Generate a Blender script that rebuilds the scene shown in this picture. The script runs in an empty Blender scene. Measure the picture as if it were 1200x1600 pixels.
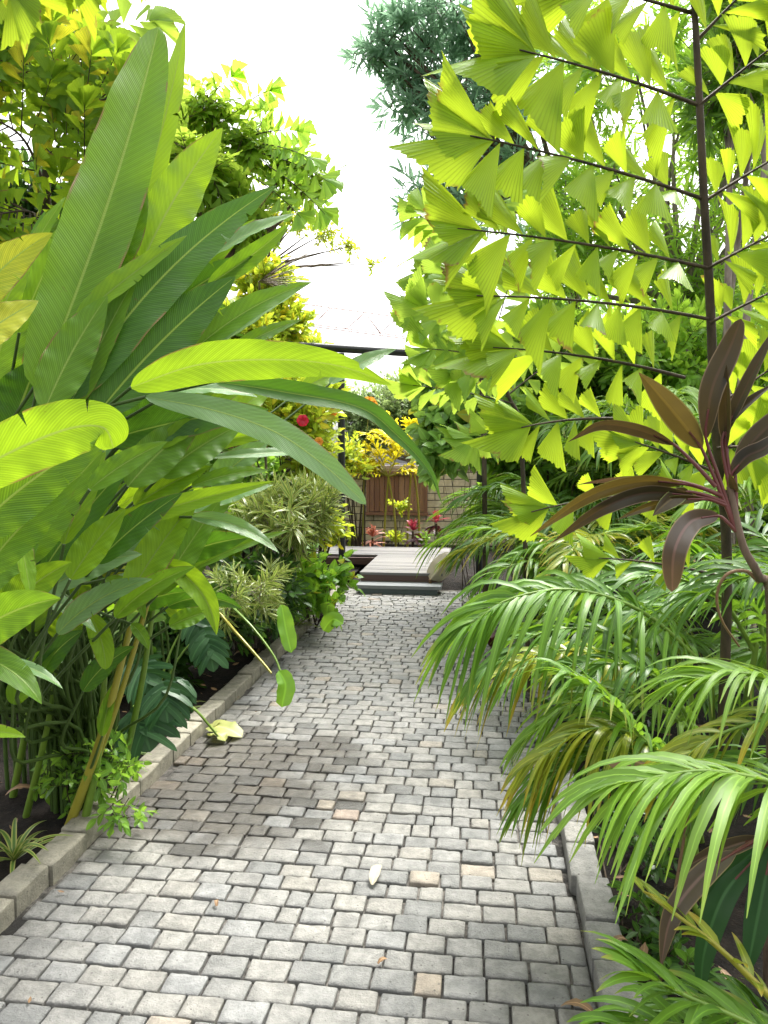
import bpy, math, random
import numpy as np
from mathutils import Vector, noise as mnoise

SC = bpy.context.scene
COL = SC.collection
R = np.random.default_rng(11)
rnd = random.Random(5)
Z = np.array([0, 0, 1.0])

# ------------------------------------------------------------------ camera
FPX = 1150.0
PSI = math.radians(7.4)
TH = math.radians(4.1)
CAMP = np.array([0, 0, 1.6])
Fv = np.array([-math.sin(PSI) * math.cos(TH), math.cos(PSI) * math.cos(TH), -math.sin(TH)])
Rv = np.array([math.cos(PSI), math.sin(PSI), 0])
Uv = np.cross(Rv, Fv)


def P(px, py, d):
    """world point seen at photo pixel (px, py), d metres ahead"""
    return CAMP + d * (Fv + Rv * (px - 600) / FPX + Uv * (800 - py) / FPX)


def G(px, py, z=0.0):
    """world point of the ground seen at photo pixel"""
    v = Fv + Rv * (px - 600) / FPX + Uv * (800 - py) / FPX
    return CAMP + v * ((z - 1.6) / v[2])


def foot(p, z=0.0):
    q = np.array(p, float).copy()
    q[2] = z
    return q


def nrm(v):
    v = np.asarray(v, float)
    return v / (np.linalg.norm(v, axis=-1, keepdims=True) + 1e-9)


# ------------------------------------------------------------------ mesh helpers
class Geo:
    def __init__(s):
        s.V, s.F, s.U, s.M, s.S, s.n = [], [], [], [], [], 0

    def add(s, V, F, U=None, m=0, flat=0):
        V = np.asarray(V, float)
        F = np.asarray(F, int)
        if U is None:
            U = np.zeros((len(V), 2))
        s.V.append(V); s.F.append(F + s.n); s.U.append(np.asarray(U, float)); s.M.append(np.full(len(F), m)); k = np.ones(len(F), bool); k[len(F) - flat:] = False; s.S.append(k)
        s.n += len(V)

    def inst(s, tpl, mats, pos, m=0):
        """copies of a template (V,F,U) by 3x3 matrices and positions"""
        V, F, U = tpl
        k, n = len(pos), len(V)
        if k == 0:
            return
        W = np.einsum('kij,nj->kni', mats, V) + pos[:, None, :]
        FF = (F[None] + (np.arange(k) * n)[:, None, None]).reshape(-1, 4)
        s.add(W.reshape(-1, 3), FF, np.tile(U, (k, 1)), m)

    def build(s, name, mat, parent=None, smooth=True):
        V = np.concatenate(s.V); F = np.concatenate(s.F); U = np.concatenate(s.U)
        root = parent
        while root is not None and root.parent is not None:
            root = root.parent
        if root is not None:
            V = V - np.array(root.location)
        me = bpy.data.meshes.new(name)
        me.vertices.add(len(V)); me.vertices.foreach_set('co', V.astype(np.float32).ravel())
        me.loops.add(F.size); me.loops.foreach_set('vertex_index', F.astype(np.int32).ravel())
        me.polygons.add(len(F))
        me.polygons.foreach_set('loop_start', (np.arange(len(F)) * 4).astype(np.int32))
        me.polygons.foreach_set('loop_total', np.full(len(F), 4, np.int32))
        me.polygons.foreach_set('use_smooth', np.concatenate(s.S) & smooth)
        uv = me.uv_layers.new(name='UVMap')
        uv.data.foreach_set('uv', U[F.ravel()].astype(np.float32).ravel())
        mats = mat if isinstance(mat, (list, tuple)) else [mat]
        for q in mats:
            me.materials.append(q)
        if len(mats) > 1:
            me.polygons.foreach_set('material_index', np.concatenate(s.M).astype(np.int32))
        me.update(calc_edges=True)
        me.validate()
        o = bpy.data.objects.new(name, me)
        COL.objects.link(o)
        o.parent = parent
        return o


def grid_faces(r, c):
    i = np.arange((r - 1) * (c - 1))
    a = (i // (c - 1)) * c + i % (c - 1)
    return np.stack([a, a + 1, a + c + 1, a + c], 1)


def bez(p0, p1, p2, n):
    t = np.linspace(0, 1, n)[:, None]
    return (1 - t) ** 2 * p0 + 2 * t * (1 - t) * p1 + t * t * p2


def poly_spline(pts, n):
    """smooth curve through points (Catmull-Rom)"""
    pts = np.asarray(pts, float)
    e = np.vstack([2 * pts[0] - pts[1], pts, 2 * pts[-1] - pts[-2]])
    out = []
    k = len(pts) - 1
    for u in np.linspace(0, k - 1e-6, n):
        i = int(u); f = u - i
        a, b, c, d = e[i], e[i + 1], e[i + 2], e[i + 3]
        out.append(0.5 * (2 * b + (c - a) * f + (2 * a - 5 * b + 4 * c - d) * f ** 2 + (3 * b - a - 3 * c + d) * f ** 3))
    return np.array(out)


def tube(g, pts, r0, r1=None, sides=6, m=0):
    pts = np.asarray(pts, float)
    n = len(pts)
    r = np.linspace(r0, r0 if r1 is None else r1, n) if np.isscalar(r0) else np.asarray(r0)
    T = nrm(np.gradient(pts, axis=0))
    ref = np.array([0.3, 0.1, 1.0]) if abs(T[0][2]) < 0.9 else np.array([1.0, 0.2, 0.1])
    A = nrm(np.cross(T, ref)); B = np.cross(T, A)
    a = np.linspace(0, 2 * math.pi, sides + 1)
    V = pts[:, None] + r[:, None, None] * (np.cos(a)[None, :, None] * A[:, None] + np.sin(a)[None, :, None] * B[:, None])
    U = np.stack(np.meshgrid(a, np.linspace(0, 1, n)), -1).reshape(-1, 2)
    g.add(V.reshape(-1, 3), grid_faces(n, sides + 1), U, m)
    # end cap (degenerate quads closed to the centre)
    for e in (0, n - 1):
        c = pts[e]
        ring = V[e][:-1]
        k = len(ring)
        VV = np.vstack([ring, c])
        FF = [[i, (i + 1) % k, (i + 2) % k, k] for i in range(0, k - 1, 2)]
        g.add(VV, FF, None, m)


def box(g, x0, x1, y0, y1, z0, z1, m=0, M=None, o=None):
    V = np.array([[x, y, z] for z in (z0, z1) for y in (y0, y1) for x in (x0, x1)], float)
    if M is not None:
        V = V @ np.asarray(M).T
    if o is not None:
        V = V + o
    F = [[0, 2, 3, 1], [4, 5, 7, 6], [0, 1, 5, 4], [2, 6, 7, 3], [0, 4, 6, 2], [1, 3, 7, 5]]
    Vs = np.concatenate([V[f] for f in F])
    g.add(Vs, np.arange(24).reshape(6, 4), None, m)


# ------------------------------------------------------------------ object helpers
def thing(name, label, cat, loc, group=None):
    o = bpy.data.objects.new(name, None)
    o.empty_display_size = 0.1
    COL.objects.link(o)
    o.location = [float(v) for v in loc]
    o['label'] = label; o['category'] = cat
    if group:
        o['group'] = group
    return o


def tag(o, label=None, cat=None, group=None, kind=None):
    if label: o['label'] = label
    if cat: o['category'] = cat
    if group: o['group'] = group
    if kind: o['kind'] = kind
    return o


# ------------------------------------------------------------------ materials
class NT:
    def __init__(s, name):
        s.m = bpy.data.materials.new(name)
        s.m.use_nodes = True
        s.t = s.m.node_tree
        s.t.nodes.clear()
        s.out = s.t.nodes.new('ShaderNodeOutputMaterial')

    def n(s, kind, **kw):
        nd = s.t.nodes.new('ShaderNode' + kind)
        for k, v in kw.items():
            if k in nd.inputs.keys() and not hasattr(nd, k):
                s.set(nd.inputs[k], v)
            else:
                setattr(nd, k, v)
        return nd

    def set(s, sock, v):
        if isinstance(v, bpy.types.NodeSocket):
            s.t.links.new(v, sock)
        elif isinstance(v, (tuple, list)) and len(v) == 3 and sock.type == 'RGBA':
            sock.default_value = (*v, 1)
        else:
            sock.default_value = v

    def math(s, op, a, b=None, c=None):
        nd = s.t.nodes.new('ShaderNodeMath'); nd.operation = op
        for i, v in enumerate((a, b, c)):
            if v is not None:
                s.set(nd.inputs[i], v)
        return nd.outputs[0]

    def mix(s, f, a, b, blend='MIX'):
        nd = s.t.nodes.new('ShaderNodeMix'); nd.data_type = 'RGBA'; nd.blend_type = blend
        s.set(nd.inputs[0], f); s.set(nd.inputs[6], a); s.set(nd.inputs[7], b)
        return nd.outputs[2]

    def ramp(s, f, stops, interp='LINEAR'):
        nd = s.t.nodes.new('ShaderNodeValToRGB')
        nd.color_ramp.interpolation = interp
        e = nd.color_ramp.elements
        while len(e) < len(stops):
            e.new(0.5)
        for q, (p, c) in zip(e, stops):
            q.position = p; q.color = (*c, 1)
        s.set(nd.inputs[0], f)
        return nd.outputs[0]

    def noise(s, scale, vec=None, detail=3, rough=0.55):
        nd = s.t.nodes.new('ShaderNodeTexNoise')
        nd.inputs['Scale'].default_value = scale; nd.inputs['Detail'].default_value = detail
        nd.inputs['Roughness'].default_value = rough
        if vec is not None:
            s.set(nd.inputs['Vector'], vec)
        return nd.outputs['Fac']

    def smooth(s, v, a, b):
        nd = s.t.nodes.new('ShaderNodeMapRange'); nd.interpolation_type = 'SMOOTHSTEP'
        s.set(nd.inputs[0], v); nd.inputs[1].default_value = a; nd.inputs[2].default_value = b
        return nd.outputs[0]

    def obj(s):
        return s.n('TexCoord').outputs['Object']

    def geo(s):
        return s.n('NewGeometry')

    def bump(s, h, strength, dist=0.01):
        nd = s.n('Bump'); nd.inputs['Strength'].default_value = strength; nd.inputs['Distance'].default_value = dist
        s.set(nd.inputs['Height'], h)
        return nd.outputs[0]

    def princ(s, col, rough=0.5, spec=0.5, normal=None, **kw):
        p = s.n('BsdfPrincipled')
        s.set(p.inputs['Base Color'], col); s.set(p.inputs['Roughness'], rough)
        p.inputs['Specular IOR Level'].default_value = spec
        for k, v in kw.items():
            s.set(p.inputs[k], v)
        if normal is not None:
            s.set(p.inputs['Normal'], normal)
        return p.outputs[0]

    def done(s, sh):
        s.t.links.new(sh, s.out.inputs[0])
        return s.m


def leaf_mat(name, c1, c2, tr, trans=0.4, rough=0.38, veins=None, rib=None, spots=0.0, tip=None, yellow=None, spec=0.45, edge=None):
    """leaf: principled + translucent; colour varies leaf by leaf; veins from the leaf's own UV"""
    b = NT(name)
    isl = b.geo().outputs['Random Per Island']
    uv = b.n('SeparateXYZ', Vector=b.n('UVMap').outputs[0])
    u, v = uv.outputs[0], uv.outputs[1]
    nz = b.noise(9.0, b.obj(), 3)
    f = b.math('ADD', b.math('MULTIPLY', isl, 0.65), b.math('MULTIPLY', b.math('SUBTRACT', nz, 0.32), 0.9))
    col = b.mix(b.smooth(f, 0.0, 1.0), c1, c2)
    tcol = b.mix(b.smooth(f, 0.0, 1.0), tuple(x * 0.8 for x in tr), tr)
    if yellow:                                   # a share of whole leaves gone yellow
        yf = b.math('GREATER_THAN', b.math('FRACT', b.math('MULTIPLY', isl, 7.31)), 1 - yellow[0])
        yf = b.math('MULTIPLY', yf, 0.85)
        col = b.mix(yf, col, yellow[1]); tcol = b.mix(yf, tcol, yellow[1])
    if tip:                                      # tips dried to another colour
        tf = b.math('MULTIPLY', b.smooth(b.math('ADD', v, b.math('MULTIPLY', isl, 0.35)), tip[0], tip[0] + 0.25), tip[2])
        col = b.mix(tf, col, tip[1]); tcol = b.mix(tf, tcol, tip[1])
    nrmv = None
    au = b.math('ABSOLUTE', u)
    if veins == 'pinnate':
        ph = b.math('SUBTRACT', v, b.math('MULTIPLY', au, 0.10))
        w = b.math('SINE', b.math('MULTIPLY', ph, 620.0))
        w2 = b.math('SINE', b.math('MULTIPLY', ph, 190.0))
        vv = b.math('ADD', b.math('MULTIPLY', w, 0.62), b.math('MULTIPLY', w2, 0.30))
        vv = b.math('MULTIPLY', vv, b.noise(6.0, b.obj(), 2))
        col = b.mix(b.smooth(vv, -0.3, 0.7), col, tuple(min(1, x * 1.35) for x in c2))
        tcol = b.mix(b.smooth(vv, -0.4, 0.6), b.mix(1.0, tcol, (0.8, 0.8, 0.8), 'MULTIPLY'), tcol)
        rf = b.math('SUBTRACT', 1.0, b.smooth(au, 0.02, 0.055))
        col = b.mix(rf, col, rib or (0.24, 0.36, 0.06)); tcol = b.mix(rf, tcol, (0.3, 0.4, 0.05))
        nrmv = b.bump(b.math('ADD', vv, b.math('MULTIPLY', rf, 2.0)), 0.4, 0.003)
    elif veins == 'fan':
        w = b.math('SINE', b.math('MULTIPLY', u, 46.0))
        col = b.mix(b.smooth(w, 0.2, 1.0), col, tuple(x * 0.72 for x in c1))
        tcol = b.mix(b.smooth(w, 0.1, 1.0), tcol, tuple(x * 0.78 for x in tr))
        bf = b.math('MULTIPLY', b.smooth(v, 0.90, 0.98), b.smooth(b.noise(11.0, b.obj(), 3), 0.56, 0.66))
        col = b.mix(bf, col, (0.26, 0.19, 0.05)); tcol = b.mix(bf, tcol, (0.24, 0.16, 0.03))
        nrmv = b.bump(w, 0.2, 0.003)
    elif veins == 'mid':
        rf = b.math('SUBTRACT', 1.0, b.smooth(au, 0.05, 0.16))
        col = b.mix(rf, col, rib or tuple(min(1, x * 1.6) for x in c2))
    elif veins == 'stripe':                      # variegated: pale margins
        rf = b.smooth(au, 0.45, 0.55)
        col = b.mix(rf, col, rib); tcol = b.mix(rf, tcol, rib)
    if veins == 'pinnate':                        # dry brown patches along the margin
        ef = b.math('MULTIPLY', b.smooth(au, 0.90, 0.99), b.smooth(b.noise(7.0, b.obj(), 3), 0.52, 0.62))
        col = b.mix(ef, col, (0.22, 0.15, 0.05)); tcol = b.mix(ef, tcol, (0.2, 0.12, 0.03))
    if edge:
        rf = b.smooth(au, 0.86, 0.97)
        col = b.mix(rf, col, edge)
    if spots:
        sp = b.smooth(b.noise(38.0, b.obj(), 4, 0.65), 0.66, 0.72)
        sp = b.math('MULTIPLY', sp, spots)
        col = b.mix(sp, col, (0.16, 0.10, 0.03)); tcol = b.mix(sp, tcol, (0.10, 0.05, 0.01))
    pr = b.princ(col, rough, spec, nrmv)
    tl = b.n('BsdfTranslucent')
    b.set(tl.inputs[0], tcol)
    mx = b.n('MixShader'); mx.inputs[0].default_value = trans
    b.t.links.new(pr, mx.inputs[1]); b.t.links.new(tl.outputs[0], mx.inputs[2])
    return b.done(mx.outputs[0])


def bark_mat(name, c1, c2, scale=18.0, rough=0.8):
    b = NT(name)
    o = b.obj()
    mp = b.n('Mapping'); mp.inputs['Scale'].default_value = (1, 1, 0.3); b.set(mp.inputs[0], o)
    f = b.noise(scale, mp.outputs[0], 5, 0.65)
    return b.done(b.princ(b.mix(b.smooth(f, 0.3, 0.7), c1, c2), rough, 0.3, b.bump(f, 0.6, 0.01)))


MAT = {}
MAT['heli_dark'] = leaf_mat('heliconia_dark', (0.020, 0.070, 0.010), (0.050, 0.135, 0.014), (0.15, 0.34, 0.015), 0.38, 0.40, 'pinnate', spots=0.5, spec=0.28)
MAT['heli_mid'] = leaf_mat('heliconia_mid', (0.045, 0.120, 0.008), (0.095, 0.205, 0.012), (0.30, 0.52, 0.02), 0.44, 0.40, 'pinnate', spots=0.3, spec=0.28)
MAT['heli_light'] = leaf_mat('heliconia_light', (0.085, 0.195, 0.006), (0.155, 0.29, 0.010), (0.44, 0.66, 0.02), 0.48, 0.42, 'pinnate', spots=0.25, spec=0.28)
MAT['heli_yel'] = leaf_mat('heliconia_yellowing', (0.20, 0.32, 0.02), (0.42, 0.42, 0.03), (0.62, 0.62, 0.04), 0.45, 0.4, 'pinnate', spots=0.6, spec=0.28)
MAT['heli_blue'] = leaf_mat('heliconia_glossy', (0.07, 0.17, 0.045), (0.14, 0.27, 0.08), (0.24, 0.42, 0.06), 0.34, 0.34, 'pinnate', spots=0.2, spec=0.7)
MAT['stalk_green'] = leaf_mat('stalk_green', (0.10, 0.19, 0.025), (0.19, 0.30, 0.04), (0.2, 0.3, 0.03), 0.12, 0.4)
MAT['stalk_shaded'] = leaf_mat('stalk_shaded', (0.03, 0.07, 0.015), (0.07, 0.12, 0.02), (0.1, 0.15, 0.03), 0.1, 0.5)  # darker copy of the green stalk, deep shade put into its colour
MAT['stalk_dark'] = bark_mat('stalk_dark', (0.03, 0.025, 0.015), (0.08, 0.06, 0.035))
MAT['fish'] = leaf_mat('fishtail_bright', (0.17, 0.32, 0.012), (0.28, 0.45, 0.02), (0.50, 0.64, 0.03), 0.5, 0.4, 'fan', spots=0.10, spec=0.18)
MAT['fish_far'] = leaf_mat('fishtail_far', (0.16, 0.32, 0.03), (0.27, 0.46, 0.045), (0.48, 0.66, 0.07), 0.5, 0.45, 'fan', spec=0.18)
MAT['fish_old'] = leaf_mat('fishtail_old', (0.09, 0.21, 0.015), (0.18, 0.32, 0.02), (0.44, 0.62, 0.03), 0.5, 0.42, 'fan', spots=0.3, yellow=(0.14, (0.62, 0.52, 0.03)), spec=0.18)
MAT['areca'] = leaf_mat('areca_green', (0.055, 0.145, 0.016), (0.125, 0.255, 0.024), (0.26, 0.46, 0.03), 0.40, 0.46, 'mid', tip=(0.95, (0.36, 0.30, 0.06), 0.6), spec=0.4)
MAT['areca_pale'] = leaf_mat('areca_pale', (0.11, 0.225, 0.026), (0.20, 0.35, 0.045), (0.36, 0.58, 0.04), 0.40, 0.42, 'mid', tip=(1.0, (0.30, 0.36, 0.05), 0.5), spec=0.5)
MAT['areca_dark'] = leaf_mat('areca_dark', (0.034, 0.10, 0.016), (0.08, 0.18, 0.022), (0.18, 0.34, 0.02), 0.38, 0.44, 'mid', spec=0.36)
MAT['areca_yel'] = leaf_mat('areca_yellowing', (0.12, 0.20, 0.02), (0.30, 0.33, 0.03), (0.44, 0.48, 0.04), 0.38, 0.34, 'mid', tip=(0.8, (0.42, 0.30, 0.03), 0.8))
MAT['areca_dead'] = leaf_mat('areca_dead', (0.20, 0.13, 0.03), (0.34, 0.25, 0.05), (0.3, 0.2, 0.04), 0.25, 0.5, 'mid')
MAT['stalk_yel'] = leaf_mat('stalk_yellow', (0.24, 0.24, 0.03), (0.36, 0.32, 0.04), (0.3, 0.3, 0.03), 0.1, 0.4)
MAT['ti'] = leaf_mat('ti_purple', (0.016, 0.016, 0.009), (0.036, 0.030, 0.017), (0.12, 0.075, 0.02), 0.24, 0.46, 'mid', rib=(0.06, 0.035, 0.025), spec=0.3, edge=(0.22, 0.16, 0.10))
MAT['ti_grey'] = leaf_mat('ti_worn', (0.06, 0.048, 0.036), (0.11, 0.085, 0.06), (0.16, 0.08, 0.04), 0.25, 0.38, 'mid', rib=(0.2, 0.12, 0.1), spots=0.5, edge=(0.30, 0.22, 0.10))
MAT['ti_olive'] = leaf_mat('ti_olive', (0.032, 0.022, 0.008), (0.070, 0.050, 0.014), (0.18, 0.12, 0.02), 0.3, 0.32, 'mid', rib=(0.13, 0.09, 0.02), edge=(0.25, 0.3, 0.08))
MAT['ti_stalk'] = leaf_mat('ti_stalk', (0.08, 0.02, 0.024), (0.18, 0.055, 0.045), (0.2, 0.05, 0.03), 0.08, 0.35)
MAT['tree_blue'] = leaf_mat('tree_blue_green', (0.085, 0.18, 0.115), (0.16, 0.28, 0.175), (0.36, 0.58, 0.36), 0.55, 0.38, 'mid')
MAT['tree_mid'] = leaf_mat('tree_mid_green', (0.06, 0.16, 0.02), (0.15, 0.29, 0.035), (0.32, 0.55, 0.05), 0.46, 0.38, 'mid')
MAT['tree_light'] = leaf_mat('tree_light_green', (0.13, 0.29, 0.03), (0.25, 0.44, 0.06), (0.50, 0.76, 0.07), 0.52, 0.38, 'mid')
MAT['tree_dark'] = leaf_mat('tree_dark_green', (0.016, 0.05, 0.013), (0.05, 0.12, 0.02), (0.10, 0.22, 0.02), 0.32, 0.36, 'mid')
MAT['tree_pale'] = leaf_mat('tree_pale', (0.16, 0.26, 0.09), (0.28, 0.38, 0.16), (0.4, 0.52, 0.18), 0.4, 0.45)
MAT['yellow_leaf'] = leaf_mat('yellow_leaf', (0.55, 0.52, 0.02), (0.80, 0.70, 0.03), (0.92, 0.82, 0.04), 0.5, 0.4)
MAT['lime_leaf'] = leaf_mat('lime_leaf', (0.22, 0.36, 0.02), (0.42, 0.52, 0.04), (0.6, 0.7, 0.05), 0.45, 0.4, 'mid', yellow=(0.15, (0.6, 0.5, 0.03)))
MAT['philo'] = leaf_mat('vine_leaf', (0.09, 0.25, 0.02), (0.18, 0.38, 0.03), (0.34, 0.58, 0.04), 0.42, 0.36, 'mid', yellow=(0.08, (0.5, 0.45, 0.03)))
MAT['vine'] = leaf_mat('climber_leaf', (0.12, 0.27, 0.05), (0.24, 0.42, 0.10), (0.42, 0.64, 0.10), 0.46, 0.34, 'mid', yellow=(0.05, (0.6, 0.55, 0.03)), spec=0.6)
MAT['monstera'] = leaf_mat('monstera_leaf', (0.012, 0.05, 0.016), (0.03, 0.085, 0.026), (0.06, 0.15, 0.03), 0.22, 0.42, 'mid', spec=0.3)
MAT['stripe'] = leaf_mat('striped_leaf', (0.05, 0.13, 0.02), (0.10, 0.2, 0.03), (0.2, 0.32, 0.04), 0.35, 0.36, 'stripe', rib=(0.36, 0.38, 0.10))
MAT['croton'] = leaf_mat('croton_leaf', (0.10, 0.03, 0.015), (0.24, 0.10, 0.03), (0.3, 0.10, 0.02), 0.3, 0.4, 'mid')
MAT['pink'] = leaf_mat('pink_leaf', (0.45, 0.03, 0.07), (0.70, 0.14, 0.20), (0.7, 0.1, 0.15), 0.35, 0.4, 'mid')
MAT['pinkpale'] = leaf_mat('salmon_leaf', (0.50, 0.12, 0.08), (0.72, 0.36, 0.26), (0.7, 0.3, 0.2), 0.35, 0.4, 'mid')
MAT['maroon'] = leaf_mat('maroon_leaf', (0.05, 0.012, 0.02), (0.12, 0.035, 0.04), (0.12, 0.02, 0.02), 0.25, 0.4, 'mid')
MAT['orange'] = leaf_mat('orange_petal', (0.70, 0.22, 0.02), (0.85, 0.40, 0.05), (0.9, 0.4, 0.05), 0.4, 0.5)
MAT['red'] = leaf_mat('red_petal', (0.50, 0.008, 0.03), (0.65, 0.03, 0.07), (0.7, 0.02, 0.05), 0.35, 0.45)
MAT['dead'] = leaf_mat('dead_leaf', (0.13, 0.075, 0.035), (0.26, 0.16, 0.08), (0.15, 0.08, 0.03), 0.15, 0.6, 'mid')
MAT['dead_pale'] = leaf_mat('dried_leaf', (0.34, 0.30, 0.21), (0.42, 0.37, 0.27), (0.3, 0.28, 0.2), 0.15, 0.6, 'mid')
MAT['wilt'] = leaf_mat('wilted_leaf', (0.24, 0.32, 0.10), (0.46, 0.44, 0.14), (0.4, 0.42, 0.1), 0.3, 0.45, 'mid')
MAT['bark_brown'] = bark_mat('bark_brown', (0.06, 0.04, 0.028), (0.17, 0.12, 0.085))
MAT['bark_grey'] = bark_mat('bark_grey', (0.13, 0.10, 0.085), (0.30, 0.25, 0.21))
MAT['twig'] = bark_mat('twig', (0.05, 0.035, 0.02), (0.06, 0.045, 0.03))


def sett_mat(name, stops, damp=None, scale=1.0):
    b = NT(name)
    o = b.obj()
    isl = b.geo().outputs['Random Per Island']
    base = b.ramp(isl, stops, 'LINEAR')
    big = b.noise(15.0 * scale, o, 8, 0.74)
    fine = b.noise(120.0 * scale, o, 4, 0.65)
    col = b.mix(b.smooth(big, 0.36, 0.66), b.mix(1.0, base, (0.66, 0.66, 0.65), 'MULTIPLY'), b.mix(1.0, base, (1.12, 1.11, 1.08), 'MULTIPLY'))
    col = b.mix(b.math('MULTIPLY', b.smooth(fine, 0.6, 0.75), 0.45), col, (0.13, 0.125, 0.11))
    # dark pits
    vor = b.n('TexVoronoi'); vor.inputs['Scale'].default_value = 26.0; b.set(vor.inputs['Vector'], o)
    pit = b.math('MULTIPLY', b.math('LESS_THAN', vor.outputs['Distance'], 0.09), 0.75)
    col = b.mix(pit, col, (0.05, 0.045, 0.04))
    rough = 0.55
    if damp:
        mp = b.n('Mapping'); b.set(mp.inputs[0], o)
        mp.inputs['Location'].default_value = (-damp[0] / damp[2], -damp[1] / damp[3], 0)
        mp.inputs['Scale'].default_value = (1 / damp[2], 1 / damp[3], 0)
        ln = b.n('VectorMath', operation='LENGTH'); b.set(ln.inputs[0], mp.outputs[0])
        w = b.math('ADD', ln.outputs['Value'], b.math('MULTIPLY', b.math('SUBTRACT', b.noise(3.2, o, 4), 0.5), 1.5))
        w = b.math('ADD', w, b.math('MULTIPLY', b.math('SUBTRACT', isl, 0.5), 0.5))
        dm = b.math('SUBTRACT', 1.0, b.smooth(w, 0.55, 1.15))
        col = b.mix(b.math('MULTIPLY', dm, 0.92), col, b.mix(1.0, col, (0.36, 0.33, 0.29), 'MULTIPLY'))
        rough = b.math('SUBTRACT', 0.52, b.math('MULTIPLY', dm, 0.24))
    h = b.math('ADD', b.math('MULTIPLY', big, 1.3), b.math('MULTIPLY', fine, 0.35))
    h = b.math('SUBTRACT', h, b.math('MULTIPLY', pit, 0.6))
    return b.done(b.princ(col, rough, 0.5, b.bump(h, 0.8, 0.012)))


def soil_mat(name):
    b = NT(name)
    o = b.obj()
    f = b.noise(7.0, o, 6, 0.7); g = b.noise(60.0, o, 5, 0.7)
    col = b.mix(b.smooth(f, 0.35, 0.65), (0.006, 0.005, 0.004), (0.022, 0.016, 0.012))
    col = b.mix(b.math('MULTIPLY', b.smooth(g, 0.58, 0.7), 0.6), col, (0.06, 0.045, 0.03))
    return b.done(b.princ(col, 0.9, 0.2, b.bump(b.math('ADD', f, g), 0.9, 0.03)))


def wood_mat(name, c1, c2, axis=0, rough=0.5, board=None, spec=0.5):
    b = NT(name)
    o = b.obj()
    sc = [30, 30, 30]; sc[axis] = 1.6
    mp = b.n('Mapping'); mp.inputs['Scale'].default_value = sc; b.set(mp.inputs[0], o)
    f = b.noise(1.0, mp.outputs[0], 5, 0.6)
    isl = b.geo().outputs['Random Per Island']
    v = b.math('ADD', b.math('MULTIPLY', isl, 0.5), b.math('MULTIPLY', f, 0.6))
    return b.done(b.princ(b.mix(b.smooth(v, 0.2, 0.9), c1, c2), rough, spec, b.bump(f, 0.25, 0.004)))


def block_mat(name):
    b = NT(name)
    o = b.obj()
    sep = b.n('SeparateXYZ', Vector=o)
    cmb = b.n('CombineXYZ'); b.set(cmb.inputs[0], sep.outputs[0]); b.set(cmb.inputs[1], sep.outputs[2])
    br = b.n('TexBrick'); b.set(br.inputs['Vector'], cmb.outputs[0])
    br.inputs['Color1'].default_value = (0.60, 0.52, 0.41, 1); br.inputs['Color2'].default_value = (0.68, 0.60, 0.49, 1)  # block colours lifted in place of the light missing on the wall's face
    br.inputs['Mortar'].default_value = (0.17, 0.145, 0.12, 1)
    br.inputs['Scale'].default_value = 1.0; br.inputs['Mortar Size'].default_value = 0.009
    br.inputs['Brick Width'].default_value = 0.34; br.inputs['Row Height'].default_value = 0.135
    br.inputs['Bias'].default_value = 0.0
    n1 = b.noise(11.0, o, 5, 0.65)
    col = b.mix(b.smooth(n1, 0.35, 0.7), b.mix(1.0, br.outputs[0], (0.72, 0.7, 0.66), 'MULTIPLY'), br.outputs[0])
    h = b.math('SUBTRACT', b.math('MULTIPLY', n1, 0.4), br.outputs['Fac'])
    return b.done(b.princ(col, 0.85, 0.25, b.bump(h, 0.8, 0.02)))


def plain(name, col, rough=0.5, metal=0.0, var=0.25, scale=20, spec=0.5):
    b = NT(name)
    f = b.noise(scale, b.obj(), 4, 0.6)
    c = b.mix(f, tuple(x * (1 - var) for x in col), tuple(x * (1 + var) for x in col))
    return b.done(b.princ(c, rough, spec, b.bump(f, 0.15, 0.003), Metallic=metal))

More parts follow.
